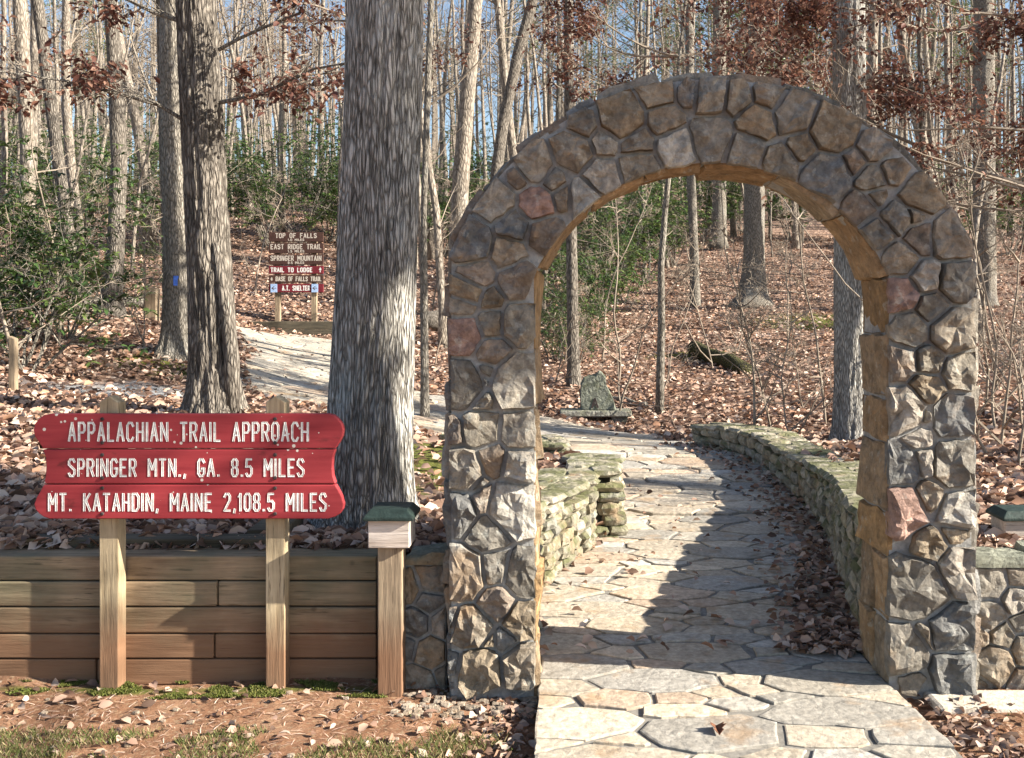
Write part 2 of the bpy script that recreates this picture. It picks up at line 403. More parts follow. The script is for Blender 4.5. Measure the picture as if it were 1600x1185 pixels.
# ------------------------------------------------------------------ the arch
AY, AD = 4.64, .40
ACX, ACZ, RI, RO = .66, 1.478, .879, 1.283
XI, XO = .793, 1.193
arch = empty("stone_arch", (ACX, AY + AD / 2, 0), "tall grey rubble-stone archway standing over the flagstone path", "arch")
def curve(rad, half, n=40):
    a0 = math.acos(half / rad); pts = [(ACX - half, -.08), (ACX - half, .6), (ACX - half, 1.2)]
    for k in range(n + 1):
        a = math.pi - a0 - (math.pi - 2 * a0) * k / n
        pts.append((ACX + rad * math.cos(a), ACZ + rad * math.sin(a)))
    return pts + [(ACX + half, 1.2), (ACX + half, .6), (ACX + half, -.08)]
ci, co = curve(RI + .012, XI + .012), curve(RO - .015, XO - .015)
mb = MB()
for yy in (AY, AY + AD):
    for (a, b) in zip(ci, co): mb.v += [(a[0], yy, a[1]), (b[0], yy, b[1])]
N = len(ci)
for i in range(N - 1):
    a = 2 * i; b = 2 * N + 2 * i
    mb.f += [(a, a + 1, a + 3, a + 2), (b, b + 2, b + 3, b + 1), (a, a + 2, b + 2, b), (a + 1, b + 1, b + 3, a + 3)]
mb.put("mortar_core", MORTAR, arch)
SEEDS = """725 475 20;726 521 27;768 506 21;812 506 29;771 549 21;721 603 35;750 595 9;762 580 8;810 598 41;752 629 15;709 672 15;750 667 27;815 672 29;722 735 33;768 721 20;815 730 28;744 755 13;757 780 20;716 798 31;805 790 43;762 831 26;721 896 39;772 889 23;820 900 33;779 941 25;702 971 15;736 982 31;816 968 29;792 997 15;758 999 11;704 1033 15;748 1040 31;818 1033 29;
812 438 28;731 455 24;766 468 14;744 428 24;736 380 33;793 394 24;803 353 25;776 316 28;837 320 26;850 367 26;910 309 24;883 309 15;835 259 25;866 282 14;810 279 12;896 238 28;913 198 18;943 222 18;940 276 25;970 184 34;996 225 22;998 262 27;1038 188 23;1028 149 24;1075 147 16;1055 232 26;1109 151 25;1111 215 29;1153 157 21;1163 235 23;
1196 151 21;1180 190 26;1238 179 27;1219 254 21;1249 232 16;1302 204 35;1291 275 34;1330 254 14;1362 229 20;1360 282 18;1366 307 11;1344 325 21;1394 268 15;1437 307 26;1369 363 18;1398 342 21;1426 335 13;1437 374 21;1486 374 33;1408 406 22;1444 434 22;1493 438 30;1408 459 23;1454 480 21;1420 517 25;1485 518 33;1406 566 23;1449 563 21;1498 580 25;1446 606 22;1409 641 34;1443 650 7;1488 650 32;1432 687 17;1406 724 30;1437 718 18;1491 724 35;1449 775 17;1409 795 31;1498 797 29;1492 831 15;1454 855 21;1492 889 33;1434 918 46;1413 1016 35;1444 995 15;1485 985 36;1485 1044 31;1424 1065 14"""
seeds = []
for s in SEEDS.replace("\n", "").split(";"):
    a = [float(q) for q in s.split()]
    seeds.append((PX(a[0], AY), PZ(a[1], AY), a[2] * AY / F))
PINK = {(726, 521), (837, 320), (1408, 459), (1409, 795)}; PALE = {(1055, 232), (910, 309), (815, 730), (1498, 797), (721, 896), (805, 790)}
raw = [tuple(int(float(q)) for q in s.split()[:2]) for s in SEEDS.replace("\n", "").split(";")]
rnd = random.Random(11)
PAL = [(.25, .225, .185), (.29, .25, .20), (.21, .195, .17), (.30, .275, .235), (.24, .20, .165), (.20, .20, .195), (.33, .30, .26), (.27, .22, .16)]
def band(poly):
    """clip a polygon to the arch band with convex pieces; the outer arc by tangents, the inner one by radius"""
    for a in range(0, 181, 9):
        nx, ny = math.cos(R(a)), math.sin(R(a))
        lim = RO - rnd.uniform(.0, .012)
        if ny > 0.05: poly = clip(poly, nx, ny, nx * ACX + ny * ACZ + lim) if len(poly) > 2 else poly
    poly = clip(poly, 1, 0, ACX + XO - rnd.uniform(0, .012)) if len(poly) > 2 else poly
    poly = clip(poly, -1, 0, -(ACX - XO + rnd.uniform(0, .012))) if len(poly) > 2 else poly
    if len(poly) < 3: return None
    out = []
    cx = sum(p[0] for p in poly) / len(poly); cz = sum(p[1] for p in poly) / len(poly)
    if cz < 1.80:
        s = 1 if cx > ACX else -1
        poly = clip(poly, -s, 0, -(s * ACX + XI + .004))
    else:
        a = math.atan2(cz - ACZ, cx - ACX); nx, ny = math.cos(a), math.sin(a)
        poly = clip(poly, -nx, -ny, -(nx * ACX + ny * ACZ + RI + .004))
    poly = clip(poly, 0, -1, .07) if len(poly) > 2 else poly
    return poly if len(poly) > 2 else None
for (s, px, cell) in zip(seeds, raw, power_cells(seeds, .017, 1.5)):
    poly = band(cell) if cell else None
    if not poly: continue
    h = rnd.uniform(.022, .05)
    o = Vector((s[0], AY, s[1]))
    me = stone_mesh("stone", poly, h, lambda u, v_, hh: (u, AY - hh, v_), rnd, o, 17)
    c = (.36, .24, .20) if px in PINK else (.40, .38, .34) if px in PALE else rnd.choice(PAL)
    k = rnd.uniform(.85, 1.15)
    link("stone", me, STONE, arch, o, color=tuple(q * k for q in c))
# soffit and outer-edge stones laid along the curve
def along(rad, half):
    a0 = math.acos(half / rad); zs = ACZ + rad * math.sin(a0); L1 = zs + .07; LA = rad * (math.pi - 2 * a0); tot = 2 * L1 + LA
    def f(s):
        if s < L1: return Vector((ACX - half, 0, -.07 + s)), Vector((-1, 0, 0))
        if s < L1 + LA:
            a = math.pi - a0 - (s - L1) / rad; n_ = Vector((math.cos(a), 0, math.sin(a)))
            return Vector((ACX, 0, ACZ)) + n_ * rad, n_
        return Vector((ACX + half, 0, zs - (s - L1 - LA))), Vector((1, 0, 0))
    return f, tot
def strip(rad, half, inward, lens, hs, pal, split):
    f, tot = along(rad, half); s = 0
    while s < tot - .03:
        ln = min(rnd.uniform(*lens), tot - s)
        cuts = [0, rnd.uniform(.35, .65), 1] if rnd.random() < split else [0, 1]
        for a, b in zip(cuts[:-1], cuts[1:]):
            y0, y1 = AY + .004 + a * (AD - .008), AY + .004 + b * (AD - .008)
            j = lambda: rnd.uniform(-.012, .012)
            poly = [(s + .006 + j() * .3, y0 + (.006 if a else 0)), (s + ln - .006 + j() * .3, y0 + (.006 if a else 0)), (s + ln - .006 + j(), y1 - .006), (s + .006 + j(), y1 - .006)]
            def fm(u, v_, hh):
                p, n_ = f(min(max(u, 0), tot)); sg = -1 if inward else 1
                return (p.x + n_.x * hh * sg, v_, p.z + n_.z * hh * sg)
            o = Vector(fm(s + ln / 2, (y0 + y1) / 2, 0)); h = rnd.uniform(*hs)
            me = stone_mesh("stone", poly, h, fm, rnd, o, 16, -.012, .5)
            c = rnd.choice(pal); k = rnd.uniform(.8, 1.2)
            link("stone", me, STONE, arch, o, color=tuple(q * k for q in c))
        s += ln
OCH = [(.34, .22, .11), (.30, .20, .11), (.38, .26, .15), (.30, .24, .17), (.27, .20, .13)]
strip(RI + .014, XI + .014, True, (.18, .42), (.012, .026), OCH, .25)
strip(RO - .016, XO - .016, False, (.14, .32), (.016, .045), PAL[2:6], .4)

# stone wings either side of the arch
def wing(name, label, x0, x1, yf, yb, z1, sd, n):
    root = empty(name, ((x0 + x1) / 2, yf, 0), label, "stone pier")
    MB().box(x0, x1, yf, yb, -.1, z1 - .03).put("mortar_core", MORTAR, root)
    r2 = random.Random(sd); sds = []
    for _ in range(4000):
        q = (r2.uniform(x0, x1), r2.uniform(-.05, z1 - .06)); rr = r2.uniform(.055, .10)
        if all(math.dist(q, t_[:2]) > (rr + t_[2]) * .85 for t_ in sds): sds.append((*q, rr))
    for s_, cell in zip(sds, power_cells(sds, .016, 1.5)):
        if not cell: continue
        for a in ((1, 0, x1 - .004), (-1, 0, -x0 - .004), (0, 1, z1 - .045), (0, -1, .08)):
            cell = clip(cell, *a) if len(cell) > 2 else cell
        if len(cell) < 3: continue
        o = Vector((s_[0], yf, s_[1])); h = r2.uniform(.015, .035)
        c = r2.choice(PAL + OCH[3:]); 
        link("stone", stone_mesh("stone", cell, h, lambda u, v_, hh: (u, yf - hh, v_), r2, o, 15), STONE, root, o, color=c)
    xx = x0
    while xx < x1 - .05:
        ln = min(r2.uniform(.2, .4), x1 - xx); ln = x1 - xx if x1 - xx - ln < .1 else ln
        o = Vector((xx + ln / 2, (yf + yb) / 2, z1 - .035))
        poly = [(xx + .004, yf - .02), (xx + ln - .004, yf - .02), (xx + ln - .004, yb), (xx + .004, yb)]
        link("cap_stone", stone_mesh("cap_stone", poly, .04, lambda u, v_, hh: (u, v_, z1 - .04 + hh), r2, o, 16, 0, .3), STONE, root, o, color=(.24, .25, .20))
        xx += ln
    return root
wing("stone_pier", "low rubble-stone pier between the arch and the timber wall", -.745, ACX - XO - .02, 4.74, 5.02, PZ(868, 4.74), 3, 9)
wing("stone_pier", "low rubble-stone pier on the far side of the arch from the red sign", ACX + XO + .02, 3.4, 4.72, 5.02, PZ(872, 4.72), 4, 30)

# ------------------------------------------------------------------ flagstone path
pme = MB()
for i, (a, b) in enumerate(zip(PL, PR)):
    for k in range(9):
        q = k / 8; xx, yy = a[0] + (b[0] - a[0]) * q, a[1] + (b[1] - a[1]) * q
        z = float(zpath(np.array([xx]), np.array([yy]))[0]); pme.v.append((xx, yy, z)); pme.v.append((xx, yy, z - .14))
for i in range(len(PL) - 1):
    for k in range(8):
        a = (i * 9 + k) * 2; b = ((i + 1) * 9 + k) * 2
        pme.f.append((a, a + 2, b + 2, b))
    for k in (0, 8):
        a = (i * 9 + k) * 2; b = ((i + 1) * 9 + k) * 2
        pme.f.append((a, b, b + 1, a + 1) if k == 0 else (a, a + 1, b + 1, b))
path = tag(pme.put("path", BED), kind="structure")
rnd = random.Random(21); sds = []; grid = {}
def try_seed(x_, y_, r_):
    gx_, gy_ = int(x_ * .55 / .2), int(y_ / .2)
    for i in range(-2, 3):
        for j in range(-2, 3):
            for t_ in grid.get((gx_ + i, gy_ + j), ()):
                if math.hypot((x_ - t_[0]) * .55, y_ - t_[1]) < (r_ + t_[2]) * .92: return
    t_ = (x_, y_, r_); sds.append(t_); grid.setdefault((gx_, gy_), []).append(t_)
cand = []
for _ in range(42000):
    q = rnd.random() * (len(PL) - 1); i = int(q); q -= i; k = rnd.random()
    ax, ay = PL[i][0] + (PL[i + 1][0] - PL[i][0]) * q, PL[i][1] + (PL[i + 1][1] - PL[i][1]) * q
    bx, by = PR[i][0] + (PR[i + 1][0] - PR[i][0]) * q, PR[i][1] + (PR[i + 1][1] - PR[i][1]) * q
    cand.append((ax + (bx - ax) * k, ay + (by - ay) * k))
for n_, (x_, y_) in enumerate(cand):
    r_ = (.155 if n_ < 900 else rnd.uniform(.05, .12)) * (1 if y_ < 9 else 1.35)
    try_seed(x_, y_, r_)
cells = power_cells(sds, .014, 1.6, .55)
order = sorted(range(len(sds)), key=lambda i: sds[i][1])
FC = [(.41, .36, .29), (.45, .39, .31), (.37, .34, .29), (.47, .40, .31), (.33, .31, .275), (.43, .34, .26), (.39, .37, .335)]
far = MB(); cnt = 0
for i in order:
    cell = cells[i]
    if not cell: continue
    s_ = sds[i]
    if s_[1] < 5.1:
        for a in ((-1, 0, .12), (1, .052, 1.47 + .052 * 4.64)): cell = clip(cell, *a) if len(cell) > 2 else cell
    if len(cell) < 3 or s_[1] < 2.6: continue
    z0 = float(zpath(np.array([s_[0]]), np.array([s_[1]]))[0])
    cz = zpath(np.array([c[0] for c in cell]), np.array([c[1] for c in cell]))
    A_ = np.c_[[c[0] for c in cell], [c[1] for c in cell], np.ones(len(cell))]
    pl = np.linalg.lstsq(A_, cz, rcond=None)[0] if s_[1] > 8.5 else (0, 0, z0)
    h = rnd.uniform(.007, .014) if s_[1] < 8.5 else rnd.uniform(.015, .03); tx, ty = rnd.uniform(-.012, .012), rnd.uniform(-.012, .012)
    o = Vector((s_[0], s_[1], z0))
    me = stone_mesh("flagstone", cell, h, lambda u, v_, hh: (u, v_, pl[0] * u + pl[1] * v_ + pl[2] + hh + (tx * (u - s_[0]) + ty * (v_ - s_[1])) * (hh > 0)), rnd, o, 13, -.02, .4, True)
    c = rnd.choice(FC); k = rnd.uniform(.8, 1.15)
    if cnt < 300:
        link("flagstone", me, FLAG, path, o, color=tuple(q * k for q in c)); cnt += 1
    else:
        b_ = len(far.v); far.v += [v_.co + o for v_ in me.vertices]; far.f += [tuple(b_ + q for q in p_.vertices) for p_ in me.polygons]
        bpy.data.meshes.remove(me)
if far.v: tag(far.put("distant_flagstones", FLAG, path, color=(.37, .34, .29)), kind="stuff")

# ------------------------------------------------------------------ dry-stacked low walls
def rock_variants(n, sd, rough=.13, power=.62):
    out = []; r2 = random.Random(sd)
    for k in range(n):
        v = []; idx = {}; f = []
        for a in range(3):
            for b in range(3):
                for c in range(3):
                    if (a, b, c) == (1, 1, 1): continue
                    p = Vector((a - 1, b - 1, c - 1)); l = p.length
                    p = p * (1 / l ** power) * .56
                    p += Vector([r2.uniform(-rough, rough) * .5 for _ in range(3)])
                    idx[(a, b, c)] = len(v); v.append(p)
        for ax in range(3):
            for side in (0, 2):
                for i in range(2):
                    for j in range(2):
                        q = []
                        for (u, w_) in ((i, j), (i + 1, j), (i + 1, j + 1), (i, j + 1)):
                            t_ = [0, 0, 0]; t_[ax] = side; t_[(ax + 1) % 3] = u; t_[(ax + 2) % 3] = w_; q.append(idx[tuple(t_)])
                        f.append(tuple(q) if side else tuple(reversed(q)))
        out.append(mesh("stacked_stone", v, f))
    return out
ROCKS = rock_variants(9, 5)
for me in ROCKS: me.materials.append(WALLST)
WP = [(.33, .30, .23), (.38, .35, .28), (.28, .26, .20), (.42, .38, .30), (.30, .29, .25), (.36, .31, .22)]
def shade(c, k): return tuple(q * k for q in c)
def dry_wall(name, label, line, thick, sd, ch=(.05, .095), ln=(.10, .24), moss=1.0):
    """line: (x, y, height) of the face towards the path; thickness goes to the left of the walking direction"""
    r2 = random.Random(sd); root = empty(name, (line[0][0], line[0][1], 0), label, "stone wall")
    L = [math.dist(line[i][:2], line[i + 1][:2]) for i in range(len(line) - 1)]; T = sum(L)
    def at(s):
        i = 0
        while i < len(L) - 1 and s > L[i]: s -= L[i]; i += 1
        q = min(max(s / L[i], 0), 1); a, b = line[i], line[i + 1]
        d = Vector((b[0] - a[0], b[1] - a[1], 0)).normalized()
        z0 = float(zpath(np.array([a[0] + (b[0] - a[0]) * q]), np.array([a[1] + (b[1] - a[1]) * q]))[0])
        return Vector((a[0] + (b[0] - a[0]) * q, a[1] + (b[1] - a[1]) * q, z0)), d, Vector((-d.y, d.x, 0)), a[2] + (b[2] - a[2]) * q
    core = MB(); M_ = max(8, int(T / .12))
    for k in range(M_ + 1):
        p, d, n_, h = at(T * k / M_)
        for (o_, z_) in ((.07, -.15), (.07, h - .06), (thick - .03, h - .06), (thick - .03, -.15)): core.v.append(p + n_ * o_ + Vector((0, 0, z_)))
    for k in range(M_):
        for j in range(3): core.f.append((k * 4 + j, k * 4 + j + 1, k * 4 + 5 + j, k * 4 + 4 + j))
    core.f += [(3, 2, 1, 0), tuple(M_ * 4 + j for j in range(4))]
    core.put("core", CORE, root)
    z = -.04
    while z < .9:
        c = r2.uniform(*ch); s = r2.uniform(-.1, 0); any_ = False
        while s < T:
            l_ = r2.uniform(*ln); p, d, n_, h = at(min(max(s + l_ / 2, 0), T))
            if z + c * .6 < h - .05:
                any_ = True; cc = min(c, h - .045 - z)
                o_ = p + n_ * (.07 + r2.uniform(-.015, .02)) + Vector((0, 0, z + cc / 2))
                link("stone", r2.choice(ROCKS), None, root, o_, (r2.uniform(-.08, .08), r2.uniform(-.06, .06), math.atan2(d.y, d.x) + r2.uniform(-.1, .1)),
                     (l_ * 1.04, .17, cc * 1.10), shade(r2.choice(WP), r2.uniform(.75, 1.15)))
            s += l_
        z += c
        if not any_: break
    for row in range(2):
        s = -.02
        while s < T:
            l_ = r2.uniform(.16, .36); p, d, n_, h = at(min(s + l_ / 2, T)); wd = thick / 2
            o_ = p + n_ * (wd * (row + .5) - .005 + r2.uniform(-.015, .015)) + Vector((0, 0, h - .03 + r2.uniform(-.006, .01)))
            link("cap_stone", r2.choice(ROCKS), None, root, o_, (r2.uniform(-.04, .04), r2.uniform(-.04, .04), math.atan2(d.y, d.x) + r2.uniform(-.08, .08)),
                 (l_ * 1.05, wd * 1.12, .065), shade(r2.choice(WP[:4]), r2.uniform(.85, 1.1)))
            s += l_
    return root
dry_wall("low_stone_wall", "low dry-stacked stone wall with a stepped corner beside the path", [(-.16, 5.08, .52), (-.17, 6.15, .52), (.20, 7.3, .50), (.21, 7.62, .50), (.40, 7.66, .50), (.45, 8.5, .50), (.2, 8.62, .5)], .42, 31)
dry_wall("low_stone_wall", "short dark stub of dry-stacked wall behind the stepped corner", [(-1.2, 9.75, .45), (-.35, 9.32, .47), (-.02, 9.28, .47), (.03, 9.45, .47), (-.05, 9.65, .47)], .34, 32)
dry_wall("low_stone_wall", "long curving mossy stone wall opposite the stepped one", [(1.46, 11.85, .26), (1.68, 11.4, .28), (1.92, 10.6, .31), (2.03, 9.8, .34), (2.06, 8.9, .40), (2.0, 8.1, .46), (1.88, 7.25, .54), (1.66, 6.1, .60), (1.50, 5.08, .62)], .45, 33, (.06, .11), (.14, .30))

# ------------------------------------------------------------------ timber retaining wall
TW = empty("timber_wall", (-2.4, 4.9, 0), "stacked brown landscape-timber retaining wall behind the red sign", "retaining wall")
rows = [.548, .430, .310, .184, .066, -.06]
joints = [[-5.2, -2.95, -.885], [-5.2, -1.633, -.885], [-5.2, -3.3, -.885], [-5.2, -3.0, -1.648, -.885], [-5.2, -2.2, -.885]]
rnd = random.Random(8)
for (zt, zb), js in zip(zip(rows[:-1], rows[1:]), joints):
    for a, b in zip(js[:-1], js[1:]):
        dy = rnd.uniform(-.006, .006)
        bevel(MB().box(a + .003, b - .003, 4.80 + dy, 4.985, zb + .003, zt - .003).put("timber", TIMBER, TW), .007)
bevel(MB().box(-5.2, -1.42, 4.99, 5.12, .45, .585).put("timber", DARKW, TW), .008)
bevel(MB().box(-1.60, -1.42, 5.13, 5.55, .46, .60).put("timber", DARKW, TW), .008)

# ------------------------------------------------------------------ lettering
GL = {'A': ([[(0, 0), (.27, 1), (.54, 0)], [(.1, .32), (.44, .32)]], .54), 'B': ([[(0, 0), (0, 1), (.36, 1), (.5, .86), (.5, .66), (.36, .53), (0, .53)], [(.36, .53), (.52, .38), (.52, .15), (.38, 0), (0, 0)]], .52),
 'C': ([[(.52, .82), (.38, 1), (.14, 1), (0, .84), (0, .16), (.14, 0), (.38, 0), (.52, .18)]], .52), 'D': ([[(0, 0), (0, 1), (.34, 1), (.52, .8), (.52, .2), (.34, 0), (0, 0)]], .52),
 'E': ([[(.48, 1), (0, 1), (0, 0), (.48, 0)], [(0, .52), (.38, .52)]], .48), 'F': ([[(.48, 1), (0, 1), (0, 0)], [(0, .52), (.38, .52)]], .48),
 'G': ([[(.52, .82), (.38, 1), (.14, 1), (0, .84), (0, .16), (.14, 0), (.38, 0), (.52, .16), (.52, .46), (.3, .46)]], .52), 'H': ([[(0, 0), (0, 1)], [(.52, 0), (.52, 1)], [(0, .5), (.52, .5)]], .52),
 'I': ([[(0, 0), (0, 1)]], .02), 'K': ([[(0, 0), (0, 1)], [(.5, 1), (0, .42)], [(.16, .58), (.52, 0)]], .52), 'L': ([[(0, 1), (0, 0), (.46, 0)]], .46),
 'M': ([[(0, 0), (0, 1), (.32, .4), (.64, 1), (.64, 0)]], .64), 'N': ([[(0, 0), (0, 1), (.54, 0), (.54, 1)]], .54), 'O': ([[(.14, 0), (0, .16), (0, .84), (.14, 1), (.38, 1), (.52, .84), (.52, .16), (.38, 0), (.14, 0)]], .52),
 'P': ([[(0, 0), (0, 1), (.36, 1), (.5, .86), (.5, .60), (.36, .46), (0, .46)]], .5), 'R': ([[(0, 0), (0, 1), (.36, 1), (.5, .86), (.5, .62), (.36, .48), (0, .48)], [(.26, .48), (.52, 0)]], .52),
 'S': ([[(.5, .84), (.38, 1), (.13, 1), (0, .86), (0, .68), (.5, .36), (.5, .15), (.37, 0), (.12, 0), (0, .16)]], .5), 'T': ([[(0, 1), (.52, 1)], [(.26, 1), (.26, 0)]], .52),
 'U': ([[(0, 1), (0, .16), (.14, 0), (.38, 0), (.52, .16), (.52, 1)]], .52), '0': ([[(.14, 0), (0, .16), (0, .84), (.14, 1), (.34, 1), (.48, .84), (.48, .16), (.34, 0), (.14, 0)]], .48),
 '1': ([[(0, .82), (.14, 1), (.14, 0)]], .18), '2': ([[(0, .82), (.13, 1), (.36, 1), (.48, .86), (.48, .62), (0, 0), (.5, 0)]], .5), '5': ([[(.46, 1), (.04, 1), (0, .56), (.34, .58), (.48, .44), (.48, .15), (.34, 0), (.12, 0), (0, .14)]], .48),
 '8': ([[(.13, .53), (.02, .66), (.02, .87), (.14, 1), (.34, 1), (.46, .87), (.46, .66), (.35, .53), (.13, .53), (0, .38), (0, .14), (.13, 0), (.35, 0), (.48, .14), (.48, .38), (.35, .53)]], .48),
 '.': ([[(.05, 0), (.05, .05)]], .1), ',': ([[(.08, .08), (.02, -.12)]], .1), '<': ([[(.3, .8), (0, .45), (.3, .1)], [(0, .45), (.5, .45)]], .5), '^': ([[(.0, .55), (.22, 1), (.44, .55), (0, .55)], [(.22, .6), (.22, 0)]], .44), ' ': ([], .5)}
def lettering(name, text, x0, x1, z0, hgt, yf, half, mat, parent, vgroove=0.0, rim=.001, single=False):
    """strokes cut along the face at y=yf (facing -Y); V-shaped when vgroove"""
    gap = .36; wtot = sum(GL[c][1] for c in text) + gap * (len(text) - 1); kx = (x1 - x0) / wtot; mb = MB(); cx = 0
    for ch in text:
        strokes, wd = GL[ch]
        for st in strokes:
            pts = [((x0 + (cx + a) * kx), z0 + b * hgt) for a, b in st]
            for a, b in zip(pts[:-1], pts[1:]):
                d = Vector((b[0] - a[0], b[1] - a[1])); L_ = d.length
                if L_ < 1e-6: continue
                d /= L_; n_ = Vector((-d.y, d.x)); e = half * .75
                A_, B_ = Vector(a) - d * e, Vector(b) + d * e; i0 = len(mb.v)
                for q in (A_, B_):
                    for (o_, hh) in ((-half * 1.15, -.002), (-half, rim + vgroove), (0, rim * .5), (half, rim + vgroove), (half * 1.15, -.002)):
                        mb.v.append((q.x + n_.x * o_, yf - hh, q.y + n_.y * o_))
                for k in range(4): mb.f.append((i0 + k, i0 + k + 1, i0 + 6 + k, i0 + 5 + k))
        if single and strokes:
            mb.put(name, mat, parent); mb = MB()
        cx += wd + gap
    return None if single else mb.put(name, mat, parent)

# ------------------------------------------------------------------ red trail sign
SG = empty("trail_sign", (-1.72, 4.75, -.05), "red three-board trail sign with white routed letters on two wooden posts", "sign")
for (a, b) in ((155, 183), (415, 445)):
    x0, x1 = PX(a, 4.712), PX(a, 4.712) + .088; zt = PZ(618, 4.75); mb = MB()
    mb.v = [(x0, 4.712, -.12), (x1, 4.712, -.12), (x1, 4.797, -.12), (x0, 4.797, -.12), (x0, 4.712, zt - .03), (x1, 4.712, zt - .03), (x1, 4.797, zt - .03), (x0, 4.797, zt - .03),
            ((x0 + x1) / 2, 4.712, zt), ((x0 + x1) / 2, 4.797, zt)]
    mb.f = [(0, 1, 5, 8, 4), (2, 3, 7, 9, 6), (1, 2, 6, 5), (3, 0, 4, 7), (4, 8, 9, 7), (8, 5, 6, 9), (3, 2, 1, 0)]
    bevel(mb.put("post", POSTW, SG), .004)
LE = [(647, 78), (649, 68), (655, 60), (663, 54), (672, 52), (682, 54), (692, 61), (702, 67), (715, 71), (730, 72), (744, 71), (757, 68), (767, 63), (777, 57), (788, 53), (796, 55), (803, 61), (808, 68), (811, 77)]
RE = [(647, 511), (649, 521), (655, 528), (663, 534), (672, 536.5), (682, 535), (692, 530), (702, 524), (715, 520), (730, 519), (744, 520), (757, 524), (767, 529), (777, 534), (788, 537), (796, 536), (803, 531), (808, 523), (811, 512)]
YB = 4.668
TXT = [("APPALACHIAN TRAIL APPROACH", 108, 481, 689, 661), ("SPRINGER MTN., GA. 8.5 MILES", 108, 474, 744, 718), ("MT. KATAHDIN, MAINE 2,108.5 MILES", 77, 509, 798, 772)]
for k, (ya, yb) in enumerate(((647, 702), (702, 757), (757, 811))):
    sel = [i for i, q in enumerate(LE) if ya <= q[0] <= yb]; g = .0025
    out = [(PX(LE[i][1], YB), PZ(LE[i][0], YB)) for i in sel] + [(PX(RE[i][1], YB), PZ(RE[i][0], YB)) for i in reversed(sel)]
    zt, zb = PZ(ya, YB) - (g if k else 0), PZ(yb, YB) + (g if k < 2 else 0)
    out = [(a, min(max(b, zb), zt)) for a, b in out]; n = len(out); mb = MB()
    mb.v = [(a, YB, b) for a, b in out] + [(a, YB + .042, b) for a, b in out]
    mb.f = [tuple(range(n)), tuple(reversed(range(n, 2 * n)))] + [(i, i + n, (i + 1) % n + n, (i + 1) % n) for i in range(n)]
    bd = bevel(mb.put("board", RED, SG), .004, 2)
    tx, a, b, yb_, yt_ = TXT[k]
    lettering("letter", tx, PX(a, YB), PX(b, YB), PZ(yb_, YB), (yb_ - yt_) * YB / F, YB, .0046, WHITE, bd, .0016, .0008, True)
    for px in (160, 430):
        for py in ((655, 692), (711, 747), (763, 803))[k]:
            c = Vector((PX(px, YB), YB, PZ(py, YB))); mb = MB()
            mb.tube([c + Vector((0, .003, 0)), c + Vector((0, -.004, 0)), c + Vector((0, -.0065, 0))], [.0085, .0085, .0055], 12)
            mb.put("bolt", METAL, bd)

# ------------------------------------------------------------------ capped posts
def cap_post(label, cx, y0, zb, zt, wpost, wbox, scale=1):
    root = empty("capped_post", (cx, y0 + .06, zb), label, "post"); hb = .125 * scale; w2 = wbox / 2; wp = wpost / 2
    bevel(MB().box(cx - wp, cx + wp, y0, y0 + wpost, zb - .1, zt - hb).put("post", POSTW2, root), .005)
    bevel(MB().box(cx - w2, cx + w2, y0 - .03, y0 + wpost + .05, zt - hb + .001, zt).put("box", PALEW, root), .004)
    mb = MB(); e = .02; a, b = cx - w2 - e, cx + w2 + e; c, d = y0 - .055, y0 + wpost + .075; z0, z1 = zt + .001, zt + .05 * scale; i = .03
    mb.v = [(a, c, z0), (b, c, z0), (b, d, z0), (a, d, z0), (a, c, z0 + .016), (b, c, z0 + .016), (b, d, z0 + .016), (a, d, z0 + .016), (a + i, c + i, z1), (b - i, c + i, z1), (b - i, d - i, z1), (a + i, d - i, z1)]
    mb.f = [(3, 2, 1, 0), (0, 1, 5, 4), (1, 2, 6, 5), (2, 3, 7, 6), (3, 0, 4, 7), (4, 5, 9, 8), (5, 6, 10, 9), (6, 7, 11, 10), (7, 4, 8, 11), (8, 9, 10, 11)]
    bevel(mb.put("cap", ROOFG, root), .004)
cap_post("brown wooden post with a pale box and dark green cap beside the stone pier", (PX(590, 4.62) + PX(628, 4.62)) / 2, 4.62, -.05, PZ(813, 4.6), .11, .185)
cap_post("wooden post with pale box and dark cap behind the pier beyond the arch", PX(1597, 5.3), 5.3, .5, PZ(812, 5.3), .10, .20)

